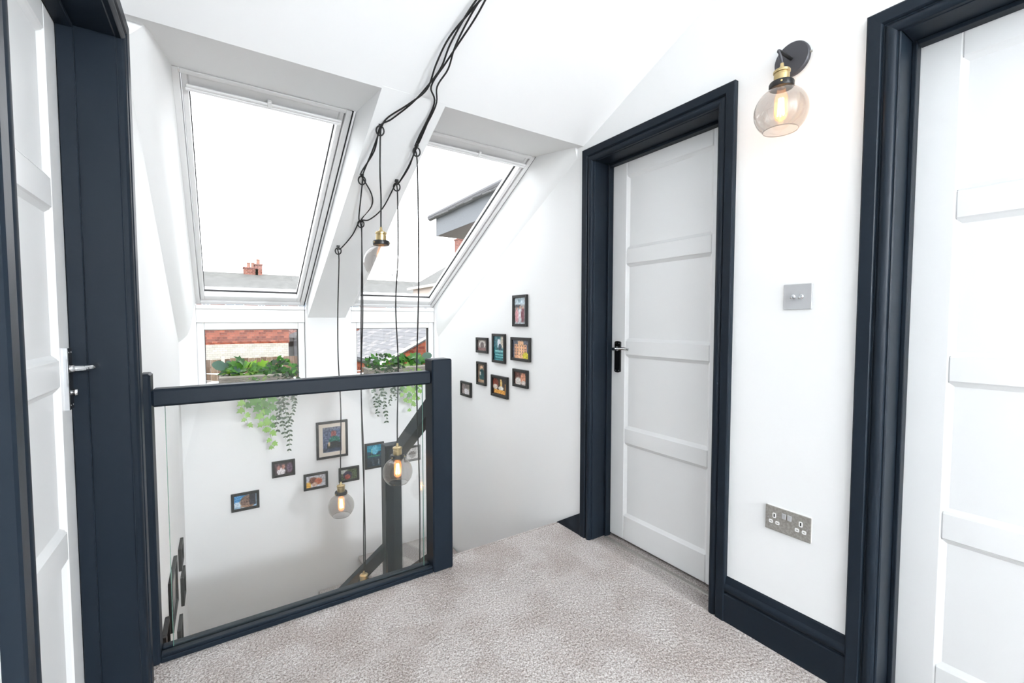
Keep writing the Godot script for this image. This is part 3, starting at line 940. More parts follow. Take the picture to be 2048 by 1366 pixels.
	var post := shape("washing_line_post", tube(PackedVector3Array([Vector3(-2.4, -2.85, -16), Vector3(-2.4, 0.0, -16)]), 0.05, 10), mats["fence board 1"])
	tag(post, "brown wooden post holding the washing lines at left", "post")
	post = shape("washing_line_post", tube(PackedVector3Array([Vector3(3.3, -2.85, -12.5), Vector3(3.3, -0.1, -12.5)]), 0.05, 10), mats["fence board 1"])
	tag(post, "brown wooden post holding the washing lines at right", "post")
	# slated outhouse, gable towards us, left slope in view
	t = thing("slated_outhouse", "brick outhouse with grey slate roof, through the right lower window", "building", Vector3(6, -2.85, -18))
	off = Vector3(-6, 2.85, 18)
	var eave := Vector2(4.25, -0.2)
	var rid := Vector2(6.6, 1.02)
	shape("wall", moved(prism(PackedVector2Array([Vector2(4.4, -2.85), Vector2(8.8, -2.85), Vector2(8.8, -0.2), Vector2(6.6, 0.95), Vector2(4.4, -0.2)]), "xyz", -23, -14), Transform3D(Basis(), off)), mats["orange brick"], t, 0.0)
	var dir := rid - eave
	var ang := atan2(dir.y, dir.x)
	var slope_len := dir.length()
	shape("roof", moved(prism(PackedVector2Array([eave + Vector2(0, 0.02), rid, Vector2(8.95, -0.18), Vector2(8.95, -0.24), rid - Vector2(0, 0.06), eave - Vector2(0, 0.04)]), "xyz", -23.1, -13.95), Transform3D(Basis(), off)), mats["dark slate"], t, 0.0)
	var slate := commit(tbox(Vector3(-0.005, 0, -0.17), Vector3(0.34, 0.012, 0.17), 0.003), 0.0)
	var rows := 11
	var cols := 27
	for row in rows:
		for col in cols:
			var s := slope_len * row / rows
			var p := eave + dir.normalized() * s
			var zz := -14.1 - col * 0.345 - (0.172 if row % 2 else 0.0)
			if zz < -23.2:
				continue
			put("slate", slate, mats[["slate roof", "dark slate", "pale slate", "slate roof"][rng.randi() % 4]], t, Transform3D(Basis(Vector3(0, 0, 1), ang - 0.03), off + Vector3(p.x, p.y + 0.045, zz)))
	shape("verge", moved(prism(PackedVector2Array([eave + Vector2(-0.05, -0.01), rid + Vector2(0, 0.02), rid + Vector2(0, 0.07), eave + Vector2(-0.05, 0.05)]), "xyz", -14.0, -13.88), Transform3D(Basis(), off)), mats["pale lintel"], t, 0.0)
	shape("gutter", moved(tube(PackedVector3Array([Vector3(4.17, -0.24, -23.1), Vector3(4.17, -0.24, -13.9)]), 0.06, 10), Transform3D(Basis(), off)), mats["black gasket"], t)

func terrace(t: Node3D, off: Vector3, x0: float, x1: float, wins: Array) -> void:
	shape("wall", moved(tbox(Vector3(x0, -2.85, -45), Vector3(x1, 3.55, -37)), Transform3D(Basis(), off)), mats["red brick"], t, 0.0)
	shape("roof", moved(ridge_roof(x0, x1, -37.0, -41.0, 3.62, 4.93), Transform3D(Basis(), off)), mats["far roof tiles"], t, 0.0)
	shape("gutter", moved(tbox(Vector3(x0, 3.36, -36.72), Vector3(x1, 3.5, -36.58)), Transform3D(Basis(), off)), mats["black frame"], t, 0.0)
	for w in wins:
		house_window(t, off + Vector3(w[0], 2.45, -37.0), w[1], 1.35)

# ---------------------------------------------------------------- pictures
func paint(w: int, h: int, bg: Color, ops: Array, seed_: int, grain := 0.16) -> ImageTexture:
	var im := Image.create(w, h, false, Image.FORMAT_RGB8)
	im.fill(bg)
	for o in ops:
		if o[0] == "r":
			im.fill_rect(Rect2i(int(o[1] * w), int(o[2] * h), maxi(1, int(o[3] * w)), maxi(1, int(o[4] * h))), o[5])
		else:
			for y in h:
				for x in w:
					var d := Vector2((x + 0.5) / w - o[1], (y + 0.5) / h - o[2]) / Vector2(o[3], o[4])
					if d.length() < 1.0:
						im.set_pixel(x, y, o[5])
	var r := RandomNumberGenerator.new()
	r.seed = seed_
	for y in h:
		for x in w:
			var c := im.get_pixel(x, y)
			var v := r.randf_range(-grain, grain)
			im.set_pixel(x, y, Color(clampf(c.r + v, 0, 1), clampf(c.g + v, 0, 1), clampf(c.b + v, 0, 1)))
	im.resize(int(w * 0.62), int(h * 0.62), Image.INTERPOLATE_BILINEAR)
	im.resize(w * 4, h * 4, Image.INTERPOLATE_CUBIC)
	return ImageTexture.create_from_image(im)

# hangs a framed picture: centre, size, wall normal, optional mount
func picture(label: String, c: Vector3, w: float, h: float, n: Vector3, tex: ImageTexture, group: String, bar := 0.018, mount := 0.0, thick := 0.016) -> void:
	var o := thing("picture_frame", label, "picture", c, group)
	var right := Vector3.UP.cross(n)
	o.transform = Transform3D(Basis(right, Vector3.UP, n), c)
	var f := []
	var a := Vector3(-w / 2, -h / 2, 0.0)
	for e in [[Vector3(-w / 2, -h / 2, 0), Vector3(-w / 2 + bar, h / 2, thick)], [Vector3(w / 2 - bar, -h / 2, 0), Vector3(w / 2, h / 2, thick)], [Vector3(-w / 2 + bar, -h / 2, 0), Vector3(w / 2 - bar, -h / 2 + bar, thick)], [Vector3(-w / 2 + bar, h / 2 - bar, 0), Vector3(w / 2 - bar, h / 2, thick)]]:
		f.append(tbox(e[0], e[1], 0.0015))
	shape("frame", joined(f), mats["black frame"], o, 0.0)
	var iw := w / 2 - bar
	var ih := h / 2 - bar
	if mount > 0.0:
		var mt := []
		for e in [[Vector3(-iw, -ih, 0.003), Vector3(-iw + mount, ih, 0.007)], [Vector3(iw - mount, -ih, 0.003), Vector3(iw, ih, 0.007)], [Vector3(-iw + mount, -ih, 0.003), Vector3(iw - mount, -ih + mount, 0.007)], [Vector3(-iw + mount, ih - mount, 0.003), Vector3(iw - mount, ih, 0.007)]]:
			mt.append(tbox(e[0], e[1]))
		shape("mount", joined(mt), mats["cream mount"], o, 0.0)
		iw -= mount
		ih -= mount
	var m := StandardMaterial3D.new()
	m.resource_name = "photo print"
	m.albedo_texture = tex
	m.texture_repeat = false
	m.roughness = 0.3
	var q := PackedVector3Array()
	var uv := PackedVector2Array()
	var z := 0.006 if mount <= 0.0 else 0.005
	var vs := [Vector3(-iw, ih, z), Vector3(iw, ih, z), Vector3(iw, -ih, z), Vector3(-iw, -ih, z)]
	var us := [Vector2(0, 0), Vector2(1, 0), Vector2(1, 1), Vector2(0, 1)]
	for k in [0, 1, 2, 0, 2, 3]:
		q.append(vs[k])
		uv.append(us[k])
	put("print", commit(q, 0.0, uv), m, o)
	cbox("backing", Vector3(-w / 2 + 0.004, -h / 2 + 0.004, 0.0005), Vector3(w / 2 - 0.004, h / 2 - 0.004, 0.003), mats["black frame"], o, 0.0)

func build_pictures() -> void:
	var L := Vector3(-1, 0, 0)
	var B := Vector3(0, 0, 1)
	var R := Vector3(1, 0, 0)
	var g1 := "framed photos on the right wall"
	var g2 := "framed photos on the wall under the windows"
	var g3 := "framed photos on the left wall of the stairwell"
	var skin := Color(0.8, 0.6, 0.5)
	var t: ImageTexture
	var x := XR - 0.001
	t = paint(24, 32, Color(0.78, 0.84, 0.88), [["r", 0.0, 0.3, 1.0, 0.7, Color(0.62, 0.6, 0.6)], ["r", 0.05, 0.28, 0.5, 0.15, Color(0.3, 0.3, 0.33)], ["c", 0.45, 0.1, 0.15, 0.08, Color(0.55, 0.65, 0.7)], ["c", 0.2, 0.7, 0.14, 0.28, Color(0.86, 0.62, 0.65)], ["c", 0.48, 0.65, 0.12, 0.3, Color(0.85, 0.83, 0.85)], ["c", 0.72, 0.66, 0.13, 0.3, Color(0.5, 0.28, 0.32)], ["c", 0.2, 0.4, 0.07, 0.05, skin], ["c", 0.48, 0.36, 0.07, 0.05, skin], ["c", 0.72, 0.38, 0.07, 0.05, skin]], 1)
	picture("small upright framed photo of a standing group, highest on the right wall", Vector3(x, 1.246, -2.388), 0.165, 0.205, L, t, g1)
	t = paint(28, 20, Color(0.55, 0.5, 0.48), [["c", 0.5, 0.4, 0.35, 0.35, Color(0.78, 0.76, 0.74)], ["c", 0.5, 0.5, 0.2, 0.3, Color(0.35, 0.3, 0.3)], ["r", 0.0, 0.75, 1.0, 0.25, Color(0.5, 0.36, 0.36)]], 2)
	picture("small grey framed photo above the narrow portrait and left of the teal stairs picture", Vector3(x, 0.998, -2.889), 0.172, 0.115, L, t, g1)
	var ops := [["r", 0.0, 0.0, 0.3, 0.45, Color(0.25, 0.45, 0.5)], ["r", 0.7, 0.0, 0.3, 0.5, Color(0.75, 0.72, 0.66)], ["c", 0.5, 0.3, 0.16, 0.22, Color(0.85, 0.87, 0.9)], ["c", 0.6, 0.5, 0.16, 0.2, Color(0.1, 0.25, 0.33)]]
	for k in 5:
		ops.append(["r", 0.1 + 0.02 * k, 0.6 + 0.085 * k, 0.9, 0.03, Color(0.55, 0.8, 0.8)])
	t = paint(24, 32, Color(0.05, 0.4, 0.44), ops, 3)
	picture("upright framed picture of pale steps on teal, right wall", Vector3(x, 0.987, -2.651), 0.172, 0.205, L, t, g1)
	ops = [["r", 0.12, 0.25, 0.76, 0.75, Color(0.85, 0.62, 0.47)], ["r", 0.35, 0.05, 0.35, 0.95, Color(0.9, 0.7, 0.53)]]
	for k in 4:
		for j in 5:
			ops.append(["r", 0.15 + j * 0.15, 0.32 + k * 0.15, 0.07, 0.09, Color(0.3, 0.25, 0.28)])
	ops.append(["c", 0.8, 0.85, 0.18, 0.2, Color(0.85, 0.8, 0.2)])
	t = paint(36, 28, Color(0.35, 0.37, 0.43), ops, 4)
	picture("framed picture of a tall sandstone facade with yellow tree, right wall", Vector3(x, 0.995, -2.381), 0.222, 0.155, L, t, g1)
	t = paint(20, 28, Color(0.5, 0.42, 0.36), [["c", 0.5, 0.22, 0.2, 0.14, Color(0.85, 0.68, 0.55)], ["c", 0.55, 0.6, 0.34, 0.35, Color(0.06, 0.28, 0.3)], ["r", 0.2, 0.45, 0.2, 0.2, Color(0.8, 0.78, 0.75)], ["r", 0.0, 0.85, 1.0, 0.15, Color(0.7, 0.58, 0.48)]], 5)
	picture("narrow upright framed portrait in dark green, right wall", Vector3(x, 0.785, -2.901), 0.138, 0.175, L, t, g1)
	t = paint(36, 28, Color(0.22, 0.15, 0.11), [["c", 0.2, 0.35, 0.22, 0.3, Color(0.5, 0.22, 0.16)], ["c", 0.18, 0.55, 0.18, 0.16, Color(0.85, 0.8, 0.76)], ["c", 0.6, 0.35, 0.07, 0.3, Color(0.95, 0.8, 0.5)], ["c", 0.6, 0.6, 0.18, 0.14, Color(0.9, 0.88, 0.84)], ["r", 0.1, 0.72, 0.85, 0.22, Color(0.85, 0.6, 0.25)], ["r", 0.88, 0.3, 0.1, 0.5, Color(0.75, 0.55, 0.3)]], 6)
	picture("framed photo of a golden candle-lit table, lowest row on the right wall", Vector3(x, 0.718, -2.642), 0.22, 0.152, L, t, g1)
	t = paint(28, 20, Color(0.35, 0.22, 0.18), [["c", 0.3, 0.3, 0.2, 0.26, Color(0.42, 0.25, 0.2)], ["c", 0.3, 0.75, 0.26, 0.32, Color(0.86, 0.84, 0.82)], ["c", 0.72, 0.5, 0.24, 0.45, Color(0.86, 0.6, 0.48)], ["c", 0.75, 0.85, 0.2, 0.2, Color(0.85, 0.8, 0.78)]], 7)
	picture("small framed photo of two faces close together, under the facade picture", Vector3(x, 0.804, -2.382), 0.172, 0.118, L, t, g1)
	t = paint(24, 18, Color(0.62, 0.57, 0.56), [["c", 0.45, 0.35, 0.3, 0.35, Color(0.5, 0.46, 0.47)], ["c", 0.55, 0.75, 0.3, 0.28, Color(0.86, 0.84, 0.86)]], 8)
	picture("small pale framed photo nearest to the newel post, right wall", Vector3(x, 0.635, -3.151), 0.178, 0.118, L, t, g1)
	# wall under the windows, put back from the plane they were measured in
	var z := ZB + 0.001
	var k := 3.699 / 3.65
	var bp := func(px: float, py: float) -> Vector3:
		return Vector3(px * k, 1.18 + (py - 1.18) * k, z)
	t = paint(30, 40, Color(0.33, 0.38, 0.5), [["r", 0.0, 0.0, 1.0, 0.12, Color(0.42, 0.44, 0.52)], ["c", 0.58, 0.3, 0.16, 0.15, Color(0.55, 0.28, 0.28)], ["c", 0.62, 0.55, 0.3, 0.18, Color(0.12, 0.42, 0.38)], ["c", 0.6, 0.75, 0.38, 0.18, Color(0.07, 0.09, 0.12)], ["c", 0.33, 0.68, 0.06, 0.1, Color(0.8, 0.72, 0.6)], ["r", 0.0, 0.86, 1.0, 0.14, Color(0.16, 0.2, 0.3)]], 9)
	picture("large black framed print with wide cream mount on the wall under the windows", bp.call(0.716, 0.253), 0.236, 0.295, B, t, g2, 0.018, 0.03)
	t = paint(28, 20, Color(0.25, 0.17, 0.19), [["c", 0.35, 0.75, 0.24, 0.35, Color(0.85, 0.82, 0.83)], ["c", 0.22, 0.4, 0.1, 0.2, Color(0.62, 0.42, 0.4)], ["c", 0.48, 0.35, 0.1, 0.2, Color(0.7, 0.5, 0.45)], ["c", 0.85, 0.5, 0.18, 0.4, Color(0.42, 0.34, 0.42)]], 10)
	picture("small framed photo of two dark-lit faces, below the tip of the hanging ivy", bp.call(0.372, 0.087), 0.156, 0.122, B, t, g2)
	t = paint(28, 20, Color(0.82, 0.82, 0.85), [["r", 0.0, 0.55, 0.28, 0.45, Color(0.95, 0.72, 0.3)], ["c", 0.36, 0.45, 0.2, 0.3, Color(0.45, 0.26, 0.2)], ["c", 0.62, 0.55, 0.2, 0.28, Color(0.7, 0.36, 0.24)], ["c", 0.42, 0.78, 0.15, 0.18, Color(0.85, 0.7, 0.62)]], 11)
	picture("framed photo with orange figures on white ground, below the large mounted print", bp.call(0.592, -0.052), 0.176, 0.128, B, t, g2)
	t = paint(28, 20, Color(0.3, 0.34, 0.24), [["r", 0.0, 0.0, 0.4, 0.4, Color(0.75, 0.76, 0.74)], ["c", 0.4, 0.6, 0.28, 0.4, Color(0.2, 0.17, 0.26)], ["c", 0.4, 0.75, 0.18, 0.25, Color(0.55, 0.24, 0.2)]], 12)
	picture("framed photo of a dark round arch among green, behind the lowest left globe lamp's cord", bp.call(0.838, -0.046), 0.16, 0.12, B, t, g2)
	t = paint(28, 36, Color(0.04, 0.22, 0.3), [["r", 0.0, 0.0, 1.0, 0.35, Color(0.1, 0.5, 0.6)], ["c", 0.55, 0.25, 0.25, 0.2, Color(0.35, 0.65, 0.75)], ["r", 0.1, 0.5, 0.85, 0.06, Color(0.2, 0.5, 0.35)], ["r", 0.0, 0.62, 1.0, 0.38, Color(0.1, 0.15, 0.2)], ["r", 0.42, 0.75, 0.06, 0.2, Color(0.8, 0.82, 0.8)], ["r", 0.8, 0.7, 0.06, 0.25, Color(0.75, 0.78, 0.78)], ["r", 0.3, 0.2, 0.05, 0.3, Color(0.75, 0.78, 0.5)]], 13)
	picture("upright framed picture in turquoise and dark blue, beside the lower newel post", bp.call(1.042, 0.071), 0.16, 0.215, B, t, g2)
	ops = [["r", 0.0, 0.0, 0.6, 0.6, Color(0.28, 0.56, 0.78)], ["c", 0.15, 0.7, 0.25, 0.2, Color(0.8, 0.88, 0.95)], ["c", 0.62, 0.55, 0.36, 0.5, Color(0.5, 0.4, 0.35)], ["r", 0.72, 0.0, 0.3, 0.9, Color(0.16, 0.15, 0.19)], ["r", 0.28, 0.85, 0.6, 0.15, Color(0.65, 0.5, 0.4)]]
	for j in 4:
		ops.append(["r", 0.36 + j * 0.1, 0.5, 0.05, 0.14, Color(0.22, 0.17, 0.17)])
		ops.append(["r", 0.36 + j * 0.1, 0.26, 0.05, 0.12, Color(0.3, 0.24, 0.22)])
	t = paint(36, 26, Color(0.62, 0.75, 0.85), ops, 14)
	picture("framed photo of an arched stone ruin under blue sky, lowest under the windows", bp.call(0.124, -0.104), 0.175, 0.13, B, t, g2)
	t = paint(28, 22, Color(0.75, 0.74, 0.73), [["c", 0.5, 0.6, 0.3, 0.3, Color(0.5, 0.48, 0.47)]], 15)
	picture("framed pale photo seen right of the lower newel post, behind the sloping handrail", bp.call(1.368, 0.034), 0.146, 0.135, B, t, g2)
	# left wall of the stairwell, seen almost edge-on
	var dark := [["c", 0.4, 0.5, 0.3, 0.35, Color(0.5, 0.42, 0.4)], ["r", 0.0, 0.8, 1.0, 0.2, Color(0.2, 0.2, 0.22)]]
	var spots := [
		["small frame highest of the edge-on frames on the left wall", -3.2, -0.19, 0.17, 0.13],
		["large edge-on frame on the left wall of the stairwell", -2.7, -0.16, 0.3, 0.24],
		["frame on the left wall next to the far corner, right of the large edge-on one", -3.28, -0.42, 0.17, 0.17],
		["frame on the left wall below and right of the large edge-on one", -2.98, -0.55, 0.17, 0.15],
		["nearest edge-on frame on the left wall, above the base rail", -2.32, -0.2, 0.16, 0.18],
		["lowest edge-on frame on the left wall, mostly behind the base rail", -2.66, -0.52, 0.13, 0.12]]
	var j := 0
	for s in spots:
		j += 1
		t = paint(24, 18, Color(0.62, 0.6, 0.58), dark, 20 + j)
		picture(s[0], Vector3(XL + 0.001, s[2], s[1]), s[3], s[4], R, t, g3, 0.016, 0.0, 0.016)

# ---------------------------------------------------------------- planters
func leaf_mesh(outline: Array, fold: float, droop: float) -> ArrayMesh:
	# outline of the right half from base to tip; mirrored; folded along the rib and drooping
	var t := PackedVector3Array()
	var p := func(q: Vector2, s: float) -> Vector3:
		return Vector3(q.x * s, q.y, absf(q.x) * fold - q.y * q.y * droop)
	for s in [-1.0, 1.0]:
		var rib0 := Vector3(0, 0, 0)
		for i in outline.size() - 1:
			var a: Vector2 = outline[i]
			var b: Vector2 = outline[i + 1]
			var ra: Vector3 = p.call(Vector2(0, a.y), 1.0)
			var rb: Vector3 = p.call(Vector2(0, b.y), 1.0)
			var pa: Vector3 = p.call(a, s)
			var pb: Vector3 = p.call(b, s)
			if s > 0.0:
				t.append(ra); t.append(rb); t.append(pa)
				t.append(rb); t.append(pb); t.append(pa)
			else:
				t.append(ra); t.append(pa); t.append(rb)
				t.append(rb); t.append(pa); t.append(pb)
	return commit(t, 60.0)

func leaf_at(parent: Node3D, called: String, mesh: ArrayMesh, m: Material, at: Vector3, dir: Vector3, face: Vector3, size: float) -> void:
	var y := dir.normalized()
	var z := (face - y * face.dot(y)).normalized()
	var x := y.cross(z)
	put(called, mesh, m, parent, Transform3D(Basis(x * size, y * size, z * size), at))

func build_planters() -> void:
	var ivy := leaf_mesh([Vector2(0.0, 0.0), Vector2(0.26, -0.06), Vector2(0.5, 0.1), Vector2(0.3, 0.3), Vector2(0.46, 0.58), Vector2(0.2, 0.62), Vector2(0.0, 1.0)], 0.15, 0.18)
	var oval := leaf_mesh([Vector2(0.0, 0.0), Vector2(0.2, 0.15), Vector2(0.27, 0.4), Vector2(0.22, 0.68), Vector2(0.0, 1.0)], 0.2, 0.15)
	var round_leaf := leaf_mesh([Vector2(0.0, 0.0), Vector2(0.28, 0.08), Vector2(0.42, 0.35), Vector2(0.4, 0.65), Vector2(0.2, 0.92), Vector2(0.0, 1.0)], 0.12, 0.1)
	var box_z := ZB + 0.095
	planter("grey woven trough on the window board under the left window", Vector3(0.215, 0.70, box_z), 0.44)
	planter("grey woven trough on the window board beside the newel post", Vector3(1.225, 0.70, box_z), 0.5)
	# left trough: felty leaf, ivy, small-leaved trailer
	var zf := ZB + 0.15
	felt_plant("broad grey-green felty leaves at the left end of the left trough", Vector3(0.05, 0.79, box_z), -1.0, round_leaf)
	bushy("ivy_plant", "ivy hanging in long pale green strands from the left trough", Vector3(0.16, 0.80, box_z), ivy, 0.12, 52, ["fern leaf", "ivy mid", "lime leaf", "ivy dark"], 0.072,
		[[Vector3(0.06, 0.8, zf), 0.17, 0.02, 0.05, 0.0], [Vector3(0.13, 0.8, zf), 0.37, 0.0, 0.055, 0.01], [Vector3(0.2, 0.8, zf), 0.42, 0.03, 0.075, 0.05], [Vector3(0.255, 0.8, zf), 0.56, 0.02, 0.06, 0.05]], ["ivy mid", "ivy mid", "ivy pale"])
	trailer("small-leaved dark green trailing plant at the right end of the left trough", Vector3(0.36, 0.80, box_z), oval, [[Vector3(0.34, 0.8, zf), 0.44], [Vector3(0.37, 0.8, zf), 0.5], [Vector3(0.395, 0.8, zf), 0.6], [Vector3(0.43, 0.8, zf), 0.4], [Vector3(0.45, 0.8, zf), 0.3]], 0.09)
	# right trough, the other way round
	trailer("small-leaved dark green trailing plant at the left end of the right trough", Vector3(1.09, 0.80, box_z), oval, [[Vector3(1.02, 0.8, zf), 0.34], [Vector3(1.06, 0.8, zf), 0.42], [Vector3(1.11, 0.8, zf), 0.48], [Vector3(1.16, 0.8, zf), 0.34], [Vector3(1.2, 0.8, zf), 0.3], [Vector3(1.23, 0.8, zf), 0.26]], 0.13)
	bushy("ivy_plant", "ivy with pale strands in the right trough, partly behind the newel post", Vector3(1.32, 0.80, box_z), ivy, 0.11, 46, ["fern leaf", "ivy mid", "fern leaf", "ivy dark"], 0.075,
		[[Vector3(1.27, 0.8, zf), 0.3, 0.0, 0.06, 0.0], [Vector3(1.33, 0.8, zf), 0.4, 0.0, 0.06, 0.0], [Vector3(1.38, 0.8, zf), 0.34, 0.0, 0.06, 0.0]], ["ivy pale", "ivy mid", "ivy pale"])
	felt_plant("broad grey-green felty leaf at the right end of the right trough", Vector3(1.42, 0.79, box_z), 1.0, round_leaf)

func planter(label: String, at: Vector3, w: float) -> void:
	var o := thing("woven_trough", label, "planter", at)
	var m: Material = mats["grey wicker"]
	var h := 0.1
	var d := 0.065
	cbox("bottom", Vector3(-w / 2, 0, -d), Vector3(w / 2, 0.012, d), m, o, 0.003)
	# woven walls: strands bulging in turn
	for side in 4:
		var long := side < 2
		var t := []
		var n := int((w if long else d * 2.0) / 0.02)
		for row in 9:
			var pts := PackedVector3Array()
			for k in n * 2 + 1:
				var s := lerpf(-1.0, 1.0, float(k) / (n * 2))
				var b := 0.0035 * sin(PI * (k * 0.5 + row))
				if long:
					pts.append(Vector3(s * w / 2, 0.012 + 0.01 * row, (d + b) * (1 if side == 0 else -1)))
				else:
					pts.append(Vector3((w / 2 + b) * (1 if side == 2 else -1), 0.012 + 0.01 * row, s * d))
			t.append(tube(pts, 0.0055, 5))
		shape("woven_side", joined(t), m, o)
	var rim := [Vector3(-w / 2, h, d), Vector3(w / 2, h, d), Vector3(w / 2, h, -d), Vector3(-w / 2, h, -d), Vector3(-w / 2, h, d)]
	shape("rim", tube(PackedVector3Array(rim), 0.007, 8), mats["pale wicker rim"], o)
	cbox("soil", Vector3(-w / 2 + 0.008, 0.012, -d + 0.008), Vector3(w / 2 - 0.008, 0.08, d - 0.008), mats["black hole"], o, 0.0)

func felt_plant(label: String, at: Vector3, s: float, mesh: ArrayMesh) -> void:
	var o := thing("felt_leaf_plant", label, "plant", at)
	var m: Material = mats["felt leaf"]
	for e in [[Vector3(s * 0.02, 0.075, 0.03), Vector3(s * 0.9, 0.35, 0.3), 0.085], [Vector3(-s * 0.005, 0.05, 0.05), Vector3(-s * 0.8, 0.1, 0.6), 0.07], [Vector3(-s * 0.01, 0.06, -0.01), Vector3(s * 0.3, 0.9, 0.1), 0.06]]:
		shape("stem", tube(smooth_path([Vector3(0, -0.04, 0), Vector3(0, 0.02, 0) + e[0] * 0.3, e[0]], 4), 0.0025, 6), mats["plant stem"], o)
		leaf_at(o, "leaf", mesh, m, e[0], e[1], Vector3(-0.1, 0.5, 0.9), e[2])

func bushy(called: String, label: String, at: Vector3, mesh: ArrayMesh, spread: float, n: int, tops: Array, size: float, strands: Array, hang: Array) -> void:
	var o := thing(called, label, "plant", at)
	for i in n:
		var a := rng.randf() * TAU
		var r := sqrt(rng.randf())
		var p := Vector3(cos(a) * r * spread, 0.02 + 0.085 * rng.randf() * (1.2 - r), sin(a) * r * 0.06 + 0.01)
		var d := Vector3(cos(a) * (0.4 + r), rng.randf_range(-0.2, 0.9), sin(a) * 0.5 + 0.25)
		leaf_at(o, "leaf", mesh, mats[tops[rng.randi() % tops.size()]], p, d, Vector3(rng.randf_range(-0.5, 0.5), 0.8, rng.randf_range(0.2, 1.0)), size * rng.randf_range(0.7, 1.15))
	for s in strands:
		var p0: Vector3 = s[0] - at
		var pts := []
		var steps := 7
		for k in steps + 1:
			var f := float(k) / steps
			pts.append(p0 + Vector3(s[4] * f + sin(f * 9.0 + p0.x * 40.0) * 0.012 * f, 0.02 - s[1] * f, 0.018 * sin(f * 3.0) - 0.03 * f))
		pts.push_front(p0 + Vector3(0, 0.0, -0.05))
		var path := smooth_path(pts, 3)
		shape("stem", tube(path, 0.0018, 5, 0.001), mats["plant stem"], o)
		var count := int(s[1] / 0.027)
		for k in count:
			var f := (k + 0.6) / count
			var q := path[int(f * (path.size() - 1))]
			var side := -1.0 if k % 2 else 1.0
			var sz: float = lerpf(s[3] * 1.25, s[3] * 0.62, f) * rng.randf_range(0.85, 1.15)
			leaf_at(o, "leaf", mesh, mats[hang[rng.randi() % hang.size()] if f < 0.75 else "ivy pale"], q + Vector3(side * 0.006, 0, 0.004), Vector3(side * rng.randf_range(0.4, 1.0), -rng.randf_range(0.3, 1.0), 0.1), Vector3(rng.randf_range(-0.35, 0.35), rng.randf_range(0.0, 0.6), 1.0), sz)

func trailer(label: String, at: Vector3, mesh: ArrayMesh, strands: Array, spread: float) -> void:
	var o := thing("trailing_plant", label, "plant", at)
	for i in 80:
		var p := Vector3(rng.randf_range(-spread, spread), rng.randf_range(-0.02, 0.1), rng.randf_range(-0.04, 0.085))
		p.y *= 1.15 - absf(p.x) / spread * 0.6
		leaf_at(o, "leaf", mesh, mats[["fern leaf", "ivy dark", "small leaf", "ivy mid"][rng.randi() % 4]], p, Vector3(rng.randf_range(-1, 1), rng.randf_range(-0.2, 1.0), rng.randf_range(-0.2, 0.8)), Vector3(rng.randf_range(-0.4, 0.4), 0.5, 1), rng.randf_range(0.03, 0.052))
	for s in strands:
		var p0: Vector3 = s[0] - at
		var pts := [p0 + Vector3(0, 0, -0.05)]
		for k in 7:
			var f := k / 6.0
			pts.append(p0 + Vector3(sin(f * 7.0 + p0.x * 60.0) * 0.014, 0.02 - s[1] * f, 0.015 - 0.035 * f))
		var path := smooth_path(pts, 3)
		shape("stem", tube(path, 0.0014, 5, 0.0008), mats["plant stem"], o)
		var count := int(s[1] / 0.0135)
		for k in count:
			var f := (k + 0.5) / count
			var q := path[int(f * (path.size() - 1))]
			var side := -1.0 if k % 2 else 1.0
			leaf_at(o, "leaf", mesh, mats["small leaf"], q, Vector3(side * rng.randf_range(0.5, 1.0), -rng.randf_range(0.1, 0.9), rng.randf_range(0.0, 0.3)), Vector3(rng.randf_range(-0.3, 0.3), 0.4, 1), rng.randf_range(0.03, 0.046) * (1.0 - 0.4 * f))

